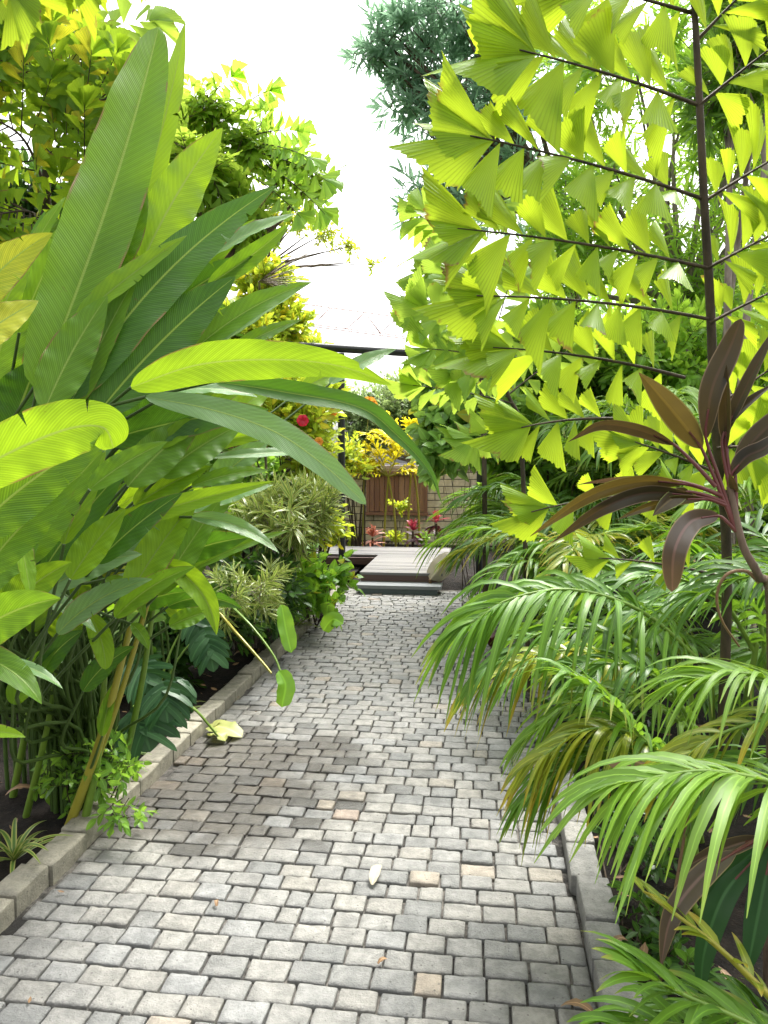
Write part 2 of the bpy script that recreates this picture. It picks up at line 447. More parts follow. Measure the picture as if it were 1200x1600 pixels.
# ------------------------------------------------------------------ leaf shapes
def blade(g, pts, width, hint, roll=0.0, cols=7, fold=0.25, prof=(0.5, 0.7), wave=0.0, metric=True, rng=R, tear=0):
    """a leaf blade along the spine pts, folded along its midrib"""
    pts = np.asarray(pts, float)
    k = len(pts)
    T = nrm(np.gradient(pts, axis=0))
    h = nrm(hint)
    S = nrm(np.cross(T, h)); N = np.cross(S, T)
    c, s = math.cos(roll), math.sin(roll)
    S, N = S * c + N * s, N * c - S * s
    seg = np.linalg.norm(np.diff(pts, axis=0), axis=1)
    L = np.concatenate([[0], np.cumsum(seg)])
    t = L / L[-1]
    a, b = prof
    w = np.maximum(t, 1e-4) ** a * np.maximum(1 - t, 1e-4) ** b
    w = w / w.max() * width * 0.5
    w[0] = max(w[0], 0.004); w[-1] = 0.0008
    u = np.linspace(-1, 1, cols)
    ph = rng.random() * 6
    wv = wave * width * (np.abs(u)[None] ** 2) * (np.sin(t[:, None] * 17 + ph + (u[None] > 0) * 1.7) * 0.6 + 0.4 * np.sin(t[:, None] * 41 + 2 * ph))
    fo = fold * (1 - 0.25 * t)
    lift = np.abs(u)[None] * w[:, None] * np.sin(fo)[:, None] + (np.abs(u)[None] ** 2) * w[:, None] * -0.12
    V = pts[:, None] + S[:, None] * (u[None] * w[:, None] * np.cos(fo)[:, None])[..., None] + N[:, None] * (lift + wv * (w / (width * 0.5))[:, None])[..., None]
    Uc = np.stack(np.broadcast_arrays(u[None], (L if metric else t)[:, None]), -1).reshape(-1, 2)
    F = grid_faces(k, cols)
    if tear:
        keep = np.ones(len(F), bool)
        for _ in range(tear):
            r = rng.integers(int(k * .35), int(k * .85)); side = rng.integers(0, 2)
            cc = [0, 1] if side == 0 else [cols - 2, cols - 3]
            for q in cc:
                keep[r * (cols - 1) + q] = False
            VV = V
            for j in range(3):                       # close the notch towards the midrib: a V-shaped split
                c_ = j if side == 0 else cols - 1 - j
                f_ = (0.15, 0.62, 0.98)[j] * 0.5
                p_, q_ = VV[r, c_].copy(), VV[r + 1, c_].copy()
                VV[r, c_] = p_ + (q_ - p_) * f_; VV[r + 1, c_] = q_ - (q_ - p_) * f_
        F = F[keep]
    g.add(V.reshape(-1, 3), F, Uc)


def frame(dirs, hints):
    """matrices whose columns are (side, direction, normal)"""
    d = nrm(dirs)
    s = nrm(np.cross(d, hints))
    n = np.cross(s, d)
    return np.stack([s, d, n], -1)


def tpl_leaf(length=1.0, width=0.45, droop=0.25, fold=0.3, k=5, prof=(0.6, 0.8), cols=3):
    g = Geo()
    t = np.linspace(0, 1, k)
    pts = np.stack([np.zeros(k), t * length, -droop * length * t ** 2], 1)
    blade(g, pts, width * length, [0, 0, 1], 0, cols, fold, prof, metric=False)
    return np.concatenate(g.V), np.concatenate(g.F), np.concatenate(g.U)


def tpl_heart(k=6):
    g = Geo()
    t = np.linspace(0, 1, k)
    pts = np.stack([np.zeros(k), t - 0.12, -0.3 * t ** 2], 1)
    blade(g, pts, 0.85, [0, 0, 1], 0, 5, 0.25, (0.28, 0.95), metric=False)
    return np.concatenate(g.V), np.concatenate(g.F), np.concatenate(g.U)


def tpl_wedge(rng, half=0.42, rays=13, rings=5, skew=0.25):
    """one fishtail leaflet: a fan wedge with a ragged outer edge, unit length"""
    f = np.linspace(-1, 1, rays)
    rad = 0.80 + skew * 0.5 * (f + 1) * (0.5 + 0.5 * f) + rng.normal(0, 0.022, rays)
    rad = rad + 0.014 * np.where(np.arange(rays) % 2 == 0, 1, -1)
    rad *= 1 - 0.10 * np.abs(f) ** 3 * (f < 0)
    r = np.linspace(0, 1, rings)
    a = f * half
    rr = r[:, None] * rad[None]
    cup = rng.uniform(0.0, 0.4); tw = rng.uniform(-0.25, 0.25)
    x = rr * np.sin(a)[None]
    y = rr * np.cos(a)[None]
    z = -cup * rr ** 2 + tw * x * rr + 0.008 * rr * np.where(np.arange(rays) % 2 == 0, 1, -1)[None] + 0.10 * np.sin(f * 2.2 + rng.uniform(0, 3))[None] * rr ** 2
    V = np.stack([x, y, z], -1).reshape(-1, 3)
    U = np.stack(np.broadcast_arrays(f[None], r[:, None]), -1).reshape(-1, 2)
    return V, grid_faces(rings, rays), U


WEDGE = [tpl_wedge(np.random.default_rng(100 + i), half=0.33 + 0.045 * (i % 4), rays=23, skew=(0.10, 0.25, 0.42)[i % 3]) for i in range(9)]
WEDGE_LOW = [tpl_wedge(np.random.default_rng(200 + i), half=0.30 + 0.06 * (i % 3), rays=7, rings=3) for i in range(6)]
TERM = [tpl_wedge(np.random.default_rng(300 + i), half=0.46, rays=23, skew=0.4) for i in range(3)]
TERM_LOW = [tpl_wedge(np.random.default_rng(320 + i), half=0.42, rays=9, rings=3, skew=0.15) for i in range(2)]


def sprig(rng, kind):
    """a twig carrying leaves; unit twig length along +y. Returns leaf template and twig template"""
    g, tw = Geo(), Geo()
    if kind == 'lance':
        n, ll, lw = 13, 0.55, 0.17
    elif kind == 'ovate':
        n, ll, lw = 9, 0.42, 0.46
    elif kind == 'big':
        n, ll, lw = 7, 0.60, 0.42
    elif kind == 'tiny':
        n, ll, lw = 15, 0.22, 0.5
    elif kind == 'heart':
        n, ll, lw = 7, 0.42, 0.8
    elif kind == 'strap':
        n, ll, lw = 15, 0.75, 0.12
    elif kind == 'wedge':
        n, ll, lw = 11, 0.36, 0
    elif kind == 'rosette':
        n, ll, lw = 17, 0.8, 0.13
    y = np.linspace(0.1, 1.0, n) if kind not in ('lance', 'strap', 'rosette') else 1 - 0.55 * np.linspace(1, 0, n) ** 1.6
    if kind == 'rosette':
        y = np.linspace(0.25, 0.4, n)
    ang = np.arange(n) * 2.4 + rng.random() * 6
    spread = np.linspace(1.15, 0.35, n)
    if kind == 'wedge':
        ang = np.where(np.arange(n) % 2 == 0, 0.0, math.pi) + rng.normal(0, 0.25, n)
    d = np.stack([np.cos(ang) * np.sin(spread), np.cos(spread), np.sin(ang) * np.sin(spread)], 1)
    d += rng.normal(0, 0.12, (n, 3))
    hint = nrm(np.tile([0, 0.5, 0.6], (n, 1)) + rng.normal(0, 0.45, (n, 3)))
    if kind == 'wedge':
        hint = nrm(np.tile([0, 0.1, 1.0], (n, 1)) + rng.normal(0, 0.35, (n, 3)))
    M = frame(d, hint) * (ll * rng.uniform(0.75, 1.15, n))[:, None, None]
    pos = np.stack([np.zeros(n), y, -0.15 * y ** 2], 1)
    if kind == 'wedge':
        for i in range(n):
            g.inst(WEDGE_LOW[i % 6] if i < n - 1 else TERM_LOW[0], M[i:i + 1], pos[i:i + 1])
    else:
        t = tpl_heart() if kind == 'heart' else tpl_leaf(1.0, lw, 0.35 if kind in ('strap', 'rosette') else 0.22, 0.35, 5)
        g.inst(t, M, pos)
    tube(tw, np.stack([np.zeros(4), np.linspace(0, 1, 4), -0.15 * np.linspace(0, 1, 4) ** 2], 1), 0.014, 0.006, 4)
    return tuple((np.concatenate(q.V), np.concatenate(q.F), np.concatenate(q.U)) for q in (g, tw))


SPRIG = {}


def sprigs(kind):
    if kind not in SPRIG:
        SPRIG[kind] = [sprig(np.random.default_rng(40 + i), kind) for i in range(4)]
    return SPRIG[kind]


def crown_points(rng, blobs, gap=0.0):
    """(positions, outward directions) scattered through ellipsoids, denser near their skin"""
    PP, DD = [], []
    for c, r, n in blobs:
        d = nrm(rng.normal(0, 1, (n, 3)))
        q = rng.random(n) ** 0.45
        p = c + d * r * q[:, None]
        if gap:
            k = np.array([mnoise.noise(Vector(x * gap)) > -0.12 for x in p])
            p, d = p[k], d[k]
        PP.append(p); DD.append(d)
    return np.concatenate(PP), np.concatenate(DD)


def scatter(g, tw, kind, pos, dirs, size, rng, droop=0.0, up=0.3):
    n = len(pos)
    d = nrm(dirs + rng.normal(0, 0.55, (n, 3)) + np.array([0, 0, up - droop]))
    h = nrm(np.tile(Z, (n, 1)) + rng.normal(0, 0.35, (n, 3)))
    s = size * rng.uniform(0.65, 1.25, n)
    M = frame(d, h) * s[:, None, None]
    pos = pos - d * (s * 0.5)[:, None]
    v = rng.integers(0, 4, n)
    for i, (lf, t) in enumerate(sprigs(kind)):
        k = v == i
        g.inst(lf, M[k], pos[k])
        if tw is not None:
            tw.inst(t, M[k], pos[k])


def plant(name, label, cat, base, blobs, kind, size, mat, seed, bark='twig', stems=3, r0=0.02, gap=0.0, droop=0.0, up=0.3, group=None, trunk=None, leafname='foliage', lean=None, trunk_name='stem'):
    """a bush or tree: stems from the ground up into each blob, twigs and leaves through the blobs.
       blobs: (centre, radii, number of twigs)"""
    rng = np.random.default_rng(seed)
    base = np.asarray(base, float)
    t = thing(name, label, cat, base, group)
    blobs = [(np.asarray(c, float), np.asarray(r, float), n) for c, r, n in blobs]
    pos, dirs = crown_points(rng, blobs, gap)
    lf, tw = Geo(), Geo()
    scatter(lf, tw, kind, pos, dirs, size, rng, droop, up)
    st = Geo()
    if trunk is not None:                       # a single trunk to a fork, limbs from there
        fork = np.asarray(trunk, float)
        mid = (base + fork) / 2 + rng.normal(0, 0.05, 3) * np.linalg.norm(fork - base) * [1, 1, 0]
        tube(st, poly_spline([base, mid, fork], 12), np.linspace(r0 * 1.25, r0 * 0.7, 12), sides=10)
        for c, r, n in blobs:
            for _ in range(max(2, stems)):
                e = c + nrm(rng.normal(0, 1, 3)) * r * 0.6
                m = fork * 0.5 + e * 0.5 + rng.normal(0, 0.12, 3) * r
                tube(st, poly_spline([fork, m, e], 9), r0 * 0.5, r0 * 0.08, 6)
    else:
        for c, r, n in blobs:
            for _ in range(stems):
                e = c + rng.normal(0, 0.45, 3) * r
                b = base + rng.normal(0, 0.06, 3) * [1, 1, 0] + (foot(c) - foot(base)) * 0.35
                b[2] = base[2]
                m = b * 0.5 + e * 0.5 + rng.normal(0, 0.08, 3) * r
                tube(st, poly_spline([b, m, e], 9), r0, r0 * 0.25, 6)
    lf.build(leafname, MAT[mat], t)
    s = st.build(trunk_name, MAT[bark], t)
    if kind not in ('rosette',):
        tw.build('twig', MAT[bark], s)
    return t


# ------------------------------------------------------------------ palms
def leaflets(g, spine, n, L, w, hint, ang=(0.95, 0.35), droop=0.5, t0=0.2, rng=R, lift=0.25, k=7, taper=(0.55, 0.5)):
    """two rows of strap leaflets along a rachis"""
    spine = np.asarray(spine)
    T = nrm(np.gradient(spine, axis=0))
    m = len(spine) - 1
    h = nrm(hint)
    for side in (-1, 1):
        ts = np.linspace(t0, 0.995, n) + rng.normal(0, 0.35 / n, n)
        for t in np.clip(ts, 0, 0.999):
            x = t * m; i = int(x); f = x - i
            p = spine[i] * (1 - f) + spine[i + 1] * f
            d = T[i]
            S = nrm(np.cross(d, h)); N = np.cross(S, d)
            q = (t - t0) / (1 - t0)
            a = ang[0] + (ang[1] - ang[0]) * q + rng.normal(0, 0.11)
            ll = L * (taper[0] + (1 - taper[0]) * math.sin(math.pi * min(1, q * 1.25 + 0.12)) if q < 0.5 else taper[1] + (1 - taper[1]) * math.cos((q - 0.5) * math.pi)) * rng.uniform(0.78, 1.1)
            dv = d * math.cos(a) + S * side * math.sin(a) + N * (lift + rng.normal(0, 0.12))
            dv = nrm(dv)
            u = np.linspace(0, 1, k)[:, None]
            dr = droop * rng.uniform(0.75, 1.3)
            pts = p + dv * ll * (u - 0.12 * u ** 2) - Z * (dr * ll * u ** 2.1)
            blade(g, pts, w * rng.uniform(0.85, 1.1), N + S * side * -0.3, rng.normal(0, 0.35), 3, 0.35, (0.26, 0.72), metric=False, rng=rng)


def areca_frond(t, spine, n, L, w, mat, stalk='stalk_green', hint=Z, rng=R, r=0.010, **kw):
    g = Geo(); leaflets(g, spine, n, L, w, hint, rng=rng, **kw)
    f = g.build('frond', MAT[mat], t)
    s = Geo(); tube(s, spine, r, r * 0.25, 6)
    s.build('rachis', MAT[stalk], f)
    return f


def areca(label, base, h, n, fl, seed, mat='areca', leaf=(0.42, 0.028), pairs=26, group=None, az=(0, 6.283), mats=None, canes=3, elev=(0.55, 1.35)):
    """a clump of canes with arching feather fronds"""
    rng = np.random.default_rng(seed)
    t = thing('areca_palm', label, 'palm', base, group)
    base = np.asarray(base, float)
    tops = []
    for i in range(canes):
        a = rng.uniform(0, 6.28)
        b = base + np.array([math.cos(a), math.sin(a), 0]) * rng.uniform(0.02, 0.14)
        e = b + np.array([math.cos(a) * 0.15, math.sin(a) * 0.15, 1.0]) * h * rng.uniform(0.7, 1.1)
        tops.append((b, e))
        s = Geo(); tube(s, poly_spline([b, (b + e) / 2, e], 8), 0.020, 0.012, 7)
        s.build('cane', MAT['stalk_green'], t)
    for i in range(n):
        b, e = tops[i % canes]
        a = az[0] + (az[1] - az[0]) * ((i + rng.uniform(0.1, 0.9)) / n)
        el = rng.uniform(*elev)
        L = fl * rng.uniform(0.75, 1.15)
        out = np.array([math.cos(a), math.sin(a), 0])
        p0 = e
        p1 = e + out * L * 0.45 * math.cos(el) + Z * L * 0.55 * math.sin(el)
        p2 = e + out * L * (0.45 + 0.45 * math.cos(el)) + Z * L * (0.62 * math.sin(el) - 0.30)
        areca_frond(t, bez(p0, p1, p2, 14), pairs, leaf[0] * rng.uniform(0.85, 1.1), leaf[1], (mats or [mat])[i % len(mats or [mat])], rng=rng, t0=0.25, droop=rng.uniform(0.3, 0.65))
    return t


def fish_branch(g, st, p0, p1, size, facing, rng, n=9, sag=0.04, low=False, t0=0.12, r=0.006, jit=0.38, term=True, grow=0.35, hang=0.08):
    """one side branch of a fishtail frond: stalk + alternate wedge leaflets"""
    p0 = np.asarray(p0, float); p1 = np.asarray(p1, float)
    L = np.linalg.norm(p1 - p0)
    sp = bez(p0, (p0 + p1) / 2 + Z * sag * L, p1, 12)
    tube(st, sp, r, r * 0.35, 5)
    W, TT = (WEDGE_LOW, TERM_LOW) if low else (WEDGE, TERM)
    T = nrm(np.gradient(sp, axis=0))
    h = nrm(facing)
    for i in range(n):
        for side in (-1, 1):
            t = t0 + (0.97 - t0) * (i + (0.5 if side > 0 else 0.1)) / n
            x = t * 11; k = int(x); f = x - k
            p = sp[k] * (1 - f) + sp[min(k + 1, 11)] * f
            d = T[k]
            S = nrm(np.cross(d, h)) * side
            a = 1.2 - 0.45 * t + rng.normal(0, 0.14)
            dv = nrm(d * math.cos(a) + S * math.sin(a) + h * rng.normal(0, 0.22) - Z * hang)
            hn = nrm(h + S * rng.normal(0, jit) + d * rng.normal(0, jit))
            s = size * (1 - grow + grow * 1.6 * t) * rng.uniform(0.8, 1.15)
            M = frame(dv[None], hn[None]) * s
            if side < 0:
                M = M.copy(); M[:, :, 0] *= -1
            M[:, :, 0] *= rng.uniform(0.75, 1.1)
            g.inst(W[rng.integers(0, len(W))], M, p[None])
    if term:
        d = T[-1]
        hn = nrm(h + rng.normal(0, 0.15, 3))
        S = nrm(np.cross(d, h))
        for sg, k in ((0.42, 1.0), (-0.45, 1.1), (0.0, 0.85)):
            M = frame(nrm(d + S * sg)[None], nrm(hn + rng.normal(0, .25, 3))[None]) * size * 1.15 * k
            g.inst(TT[rng.integers(0, len(TT))], M, sp[-2:-1])


def fish_frond(t, pts, nb, blen, size, mat, seed, stalk='stalk_dark', facing=None, low=True, r=0.014, n=6, droop=0.15, name='frond'):
    """a whole twice-divided fishtail frond along the curve pts"""
    rng = np.random.default_rng(seed)
    sp = poly_spline(pts, 24)
    T = nrm(np.gradient(sp, axis=0))
    g, st = Geo(), Geo()
    tube(st, sp, r, r * 0.3, 6)
    h = nrm(facing if facing is not None else -Fv)
    for i in range(nb):
        for side in (-1, 1):
            u = 0.18 + 0.8 * (i + 0.5 * (side > 0)) / nb
            k = int(u * 23)
            d = T[k]
            S = nrm(np.cross(d, h)) * side
            a = 1.1 - 0.45 * u
            L = blen * (0.75 + 0.5 * math.sin(math.pi * min(1, u * 1.1))) * (1.15 - 0.6 * u) * rng.uniform(0.85, 1.15)
            dv = nrm(d * math.cos(a) + S * math.sin(a) + h * rng.normal(0, 0.2) - Z * droop)
            fish_branch(g, st, sp[k], sp[k] + dv * L, size, nrm(h + rng.normal(0, 0.25, 3)), rng, n, -0.05, low, r=r * 0.4)
    fish_branch(g, st, sp[-3], sp[-1] + T[-1] * blen * 0.4, size, h, rng, 4, 0, low, r=r * 0.3)
    f = g.build(name, MAT[mat], t)
    st.build('rachis', MAT[stalk], f)
    return f


# ------------------------------------------------------------------ paddle-leaved plants (heliconia)
def heli_leaf(t, b, tip, d0, d1, w, bend=0, roll=0.0, mat='heli_mid', fold=0.42, root=None, wave=0.055, prof=(0.5, 0.85), via=None, cols=9, k=52, tear=0, bow=0.0, stalk='stalk_shaded'):
    """one leaf laid from photo pixel b (depth d0) to tip (depth d1); w in photo pixels; bend lifts the middle; bow pushes it in depth"""
    p0, p2 = P(b[0], b[1], d0), P(tip[0], tip[1], d1)
    dm = (d0 + d1) / 2
    if via is not None:
        pts = poly_spline([p0] + [P(x, y, dd) for x, y, dd in via] + [p2], k)
    else:
        mx, my = (b[0] + tip[0]) / 2, (b[1] + tip[1]) / 2
        vx, vy = tip[0] - b[0], tip[1] - b[1]
        l = math.hypot(vx, vy) or 1
        nx, ny = (vy / l, -vx / l)
        if ny > 0:
            nx, ny = -nx, -ny
        p1 = P(mx + nx * bend * 2, my + ny * bend * 2, dm + bow)
        pts = bez(p0, p1, p2, k)
    g = Geo()
    tear = tear or rnd.choice((0, 0, 1, 2, 3))
    tear = max(0, tear)
    blade(g, pts, 0.82 * w * dm / FPX, CAMP - pts[k // 2], roll, cols, fold, prof, wave, True, tear=tear)
    lf = g.build('leaf', MAT[mat], t)
    if root is not None:
        s = Geo()
        r = np.asarray(root, float)
        T0 = nrm(pts[1] - pts[0])
        L = np.linalg.norm(p0 - r)
        m = p0 - T0 * L * 0.3
        m2 = r + Z * L * 0.4
        pp = poly_spline([r, r * 0.35 + m2 * 0.55 + m * 0.1, m * 0.65 + m2 * 0.35, p0], 14)
        tube(s, pp, np.linspace(0.010, 0.005, 14), sides=6)
        s.build('stalk', MAT[stalk], lf)
    return lf

# ================================================================== THE SETTING
XL = float(np.mean([G(175, 1283)[0], G(62, 1391)[0], G(417, 1046)[0]]))
XR = float(np.mean([G(873, 1276)[0], G(930, 1543)[0]]))
YE = float(G(620, 925)[1])                       # the deck step
print('XL', XL, 'XR', XR, 'YE', YE)

# ---- world
w = bpy.data.worlds.new('World'); SC.world = w; w.use_nodes = True
nt = w.node_tree; nt.nodes.clear()
sky = nt.nodes.new('ShaderNodeTexSky'); sky.sky_type = 'NISHITA'; sky.sun_disc = False
SUN_EL, SUN_AZ = math.radians(60), math.radians(22)          # azimuth from +Y towards +X
sky.sun_elevation = SUN_EL; sky.sun_rotation = SUN_AZ
sky.air_density = 1.0; sky.dust_density = 6.0; sky.ozone_density = 1.0
hsv = nt.nodes.new('ShaderNodeHueSaturation'); hsv.inputs['Saturation'].default_value = 0.06   # thin bright overcast
bg = nt.nodes.new('ShaderNodeBackground'); bg.inputs[1].default_value = 0.15
wo = nt.nodes.new('ShaderNodeOutputWorld')
nt.links.new(sky.outputs[0], hsv.inputs['Color']); nt.links.new(hsv.outputs[0], bg.inputs[0]); nt.links.new(bg.outputs[0], wo.inputs[0])
sl = bpy.data.lights.new('Sun', 'SUN'); sl.energy = 1.5; sl.angle = math.radians(18); sl.color = (1.0, 0.95, 0.86)
so = bpy.data.objects.new('Sun', sl); COL.objects.link(so)
sd = Vector((math.sin(SUN_AZ) * math.cos(SUN_EL), math.cos(SUN_AZ) * math.cos(SUN_EL), math.sin(SUN_EL)))
so.rotation_euler = sd.to_track_quat('Z', 'Y').to_euler(); so.location = (0, 0, 20)
SC.view_settings.view_transform = 'Standard'; SC.view_settings.look = 'None'
SC.view_settings.exposure = 1.98; SC.view_settings.gamma = 1

# ---- camera
cd = bpy.data.cameras.new('Camera'); co = bpy.data.objects.new('Camera', cd); COL.objects.link(co)
cd.sensor_fit = 'VERTICAL'; cd.sensor_height = 36; cd.lens = 36 * FPX / 1600
cd.clip_start = 0.05; cd.clip_end = 800
co.location = CAMP; co.rotation_euler = (math.pi / 2 - TH, 0, PSI)
SC.camera = co

# ---- ground: one wide sheet, dark soil
g = Geo()
n = 61
xs = np.sign(np.linspace(-1, 1, n)) * np.abs(np.linspace(-1, 1, n)) ** 3 * 300
X, Y = np.meshgrid(xs, xs + 8)
g.add(np.stack([X, Y, np.full_like(X, -0.05)], -1).reshape(-1, 3), grid_faces(n, n))
M_SOIL = soil_mat('soil')
tag(g.build('ground', M_SOIL), kind='structure')


def bed(x0, x1, y0, y1, name):
    nx, ny = 90, 120
    X, Y = np.meshgrid(np.linspace(x0, x1, nx), np.linspace(y0, y1, ny))
    Zz = np.array([mnoise.fractal(Vector((x * 1.7, y * 1.7, 3.1)), 1.0, 2.0, 5) for x, y in zip(X.ravel(), Y.ravel())]).reshape(X.shape)
    Zz = 0.015 + 0.035 * Zz
    g = Geo()
    g.add(np.stack([X, Y, Zz], -1).reshape(-1, 3), grid_faces(ny, nx))
    o = g.build(name, M_SOIL)
    tag(o, kind='structure')


bed(XL - 6.5, XL - 0.105, -1.5, 15, 'soil_bed')
bed(XR + 0.105, XR + 6.5, -1.5, 15, 'soil_bed')

# ---- cobbled path
rng = np.random.default_rng(3)


def sett_tpl(n=8):
    t = np.concatenate([[-1], np.linspace(-0.92, 0.92, n - 2), [1]])
    X, Y = np.meshgrid(t, t)
    return X, Y


def add_setts(g, cells, h, rng, dome=0.010, n=8, rough=0.0009):
    X, Y = sett_tpl(n)
    m = np.maximum(np.abs(X), np.abs(Y))
    rr = np.abs(X) ** 5 + np.abs(Y) ** 5
    for cx, cy, sx, sy, rot in cells:
        # irregular outline: rounded corners plus a bit of warp
        sh = 1 - 0.018 * np.clip(rr - 1, 0, 1)
        wx = X * sh * (1 + 0.012 * rng.normal() * Y + 0.004 * np.sin(Y * 3 + rng.random() * 6))
        wy = Y * sh * (1 + 0.012 * rng.normal() * X + 0.004 * np.sin(X * 3 + rng.random() * 6))
        z = h + rng.normal(0, 0.0022) - dome * (np.clip((m - 0.92) / 0.08, 0, 1) + 0.06 * np.clip((m - 0.5) / 0.5, 0, 1) ** 2)
        z = z + rng.normal(0, 0.006) * wx * sx + rng.normal(0, 0.006) * wy * sy + rng.normal(0, rough, X.shape) + 0.0012 * np.sin(wx * 2.2 + rng.random() * 6) * np.sin(wy * 2 + rng.random() * 6)
        c, s = math.cos(rot), math.sin(rot)
        px, py = wx * sx / 2, wy * sy / 2
        V = np.stack([cx + px * c - py * s, cy + px * s + py * c, z], -1).reshape(-1, 3)
        F = grid_faces(n, n)
        ring = [i for i in range(n)] + [n - 1 + n * i for i in range(1, n)] + [n * n - 1 - i for i in range(1, n)] + [n * (n - 1) - n * i for i in range(1, n - 1)]
        k = len(ring)
        b = V[ring].copy(); b[:, 2] = -0.04
        FF = [[ring[i], n * n + i, n * n + (i + 1) % k, ring[(i + 1) % k]] for i in range(k)]
        g.add(np.vstack([V, b]), np.vstack([F, FF]), flat=len(FF))


g = Geo()
cells = []
y = -1.5
while y < YE + 0.05:
    ry = rng.uniform(0.088, 0.100)
    x = XL + 0.01 - rng.uniform(0.0, 0.13)
    while x < XR:
        wd = rng.choice([rng.uniform(0.118, 0.142), rng.uniform(0.075, 0.10)], p=[0.86, 0.14])
        a, b = max(x, XL + 0.008), min(x + wd, XR - 0.008)
        if b - a > 0.045:
            gap = rng.uniform(0.005, 0.010)
            cells.append(((a + b) / 2, y + ry / 2 + rng.normal(0, 0.0012), b - a - gap, ry - rng.uniform(0.006, 0.010), rng.normal(0, 0.006)))
        x += wd
    y += ry
add_setts(g, cells, 0.0, rng, dome=0.0045)
STONE = [(0.0, (0.155, 0.16, 0.157)), (0.22, (0.207, 0.207, 0.198)), (0.55, (0.24, 0.235, 0.216)), (0.82, (0.22, 0.225, 0.224)), (0.95, (0.238, 0.228, 0.202)), (0.99, (0.285, 0.245, 0.195)), (1.0, (0.27, 0.21, 0.175))]
M_SETT = sett_mat('cobble_setts', STONE, damp=(XL + 0.3, 3.5, 0.8, 0.8))
tag(g.build('cobbled_path', M_SETT), kind='structure')
g = Geo()
X, Y = np.meshgrid(np.linspace(XL - 0.02, XR + 0.02, 40), np.linspace(-1.6, YE + 0.3, 200))
g.add(np.stack([X, Y, -0.017 + 0.004 * rng.normal(size=X.shape)], -1).reshape(-1, 3), grid_faces(200, 40))
b = NT('joint_sand'); f = b.noise(40, b.obj(), 5, 0.7); f2 = b.noise(2.5, b.obj(), 3)
M_JOINT = b.done(b.princ(b.mix(b.smooth(b.math('ADD', f, b.math('SUBTRACT', f2, 0.5)), 0.35, 0.7), (0.025, 0.024, 0.022), (0.14, 0.13, 0.115)), 0.9, 0.2, b.bump(f, 0.6, 0.01)))
tag(g.build('path_joints', M_JOINT), kind='structure')


def kerb(xa, xb, mat):
    g = Geo()
    cells = []
    y = -1.5
    while y < YE - 0.02:
        l = rng.uniform(0.17, 0.26)
        cells.append(((xa + xb) / 2 + rng.normal(0, 0.004), y + l / 2, xb - xa, l - rng.uniform(0.003, 0.010), rng.normal(0, 0.012)))
        y += l
    for c in cells:
        add_setts(g, [c], 0.068 + rng.normal(0, 0.003), rng, dome=0.006, n=9, rough=0.0010)
    tag(g.build('kerb', mat), kind='structure')


KS = [(0.0, (0.25, 0.235, 0.185)), (0.5, (0.31, 0.29, 0.23)), (1.0, (0.36, 0.335, 0.26))]
kerb(XL - 0.112, XL, sett_mat('kerb_stone_tan', KS))
KS = [(0.0, (0.20, 0.20, 0.195)), (0.5, (0.24, 0.238, 0.225)), (1.0, (0.28, 0.272, 0.25))]
kerb(XR, XR + 0.112, sett_mat('kerb_stone_grey', KS))

# ---- deck and its step
M_DECK = wood_mat('deck_boards', (0.11, 0.107, 0.108), (0.21, 0.20, 0.198), 0, 0.42)
M_DECKD = wood_mat('deck_dark', (0.035, 0.032, 0.032), (0.09, 0.08, 0.075), 0, 0.55)
M_DECKR = wood_mat('deck_fascia', (0.07, 0.035, 0.03), (0.17, 0.10, 0.085), 0, 0.5)
M_STEP = plain('step_slab', (0.20, 0.215, 0.22), 0.4, 0, 0.2, 14)
M_STEPD = plain('step_riser', (0.09, 0.12, 0.12), 0.5, 0, 0.3, 14)
DZ = 0.215
dl, dr_ = G(562, 894, DZ), G(690, 894, DZ)
yF = float(dl[1]); yB = float(G(640, 856, DZ)[1])
xa, xb = float(dl[0]), float(dr_[0])
print('deck', xa, xb, yF, yB)
t = thing('wooden_deck', 'low grey boarded deck with dark edge beyond the end of the cobbles', 'deck', ((xa + xb) / 2, yF, 0))
g = Geo()
yy = yF
while yy < yB:
    far = yy > yF + 1.55
    box(g, xa - (1.0 if far else 0), xb + 0.02, yy, yy + 0.132, DZ - 0.03, DZ + rng.normal(0, 0.0008))
    yy += 0.14
g.build('boards', M_DECK, t, smooth=False)
g = Geo()
box(g, xa + 0.01, xb + 0.01, yF + 0.02, yF + 0.06, DZ - 0.11, DZ - 0.032)
box(g, xa + 0.012, xa + 0.05, yF + 0.062, yF + 1.53, DZ - 0.11, DZ - 0.032)
box(g, xa - 0.96, xa + 0.008, yF + 1.56, yF + 1.60, DZ - 0.13, DZ - 0.032)
g.build('fascia', M_DECKR, t, smooth=False)
g = Geo()
for px_ in (xa + 0.08, (xa + xb) / 2, xb - 0.1):
    for py_ in (yF + 0.12, yF + 1.3, yB - 0.2):
        box(g, px_ - 0.045, px_ + 0.045, py_ - 0.045, py_ + 0.045, -0.05, DZ - 0.034)
box(g, xa - 0.9, xb - 0.1, yB - 0.1, yB - 0.05, -0.05, DZ - 0.034)
g.build('support_frame', M_DECKD, t, smooth=False)
sl_, sr_ = G(556, 914, 0.105), G(690, 914, 0.105)
t = thing('deck_step', 'grey stone step at the end of the cobbled path, in front of the deck', 'step', ((sl_[0] + sr_[0]) / 2, sl_[1], 0))
yS = float(sl_[1])
g = Geo(); box(g, sl_[0], sr_[0], yS, yF + 0.05, 0.065, 0.105); g.build('tread', M_STEP, t, smooth=False)
g = Geo(); box(g, sl_[0] + 0.03, sr_[0] - 0.05, yS + 0.03, yF + 0.04, -0.05, 0.063); g.build('riser', M_STEPD, t, smooth=False)

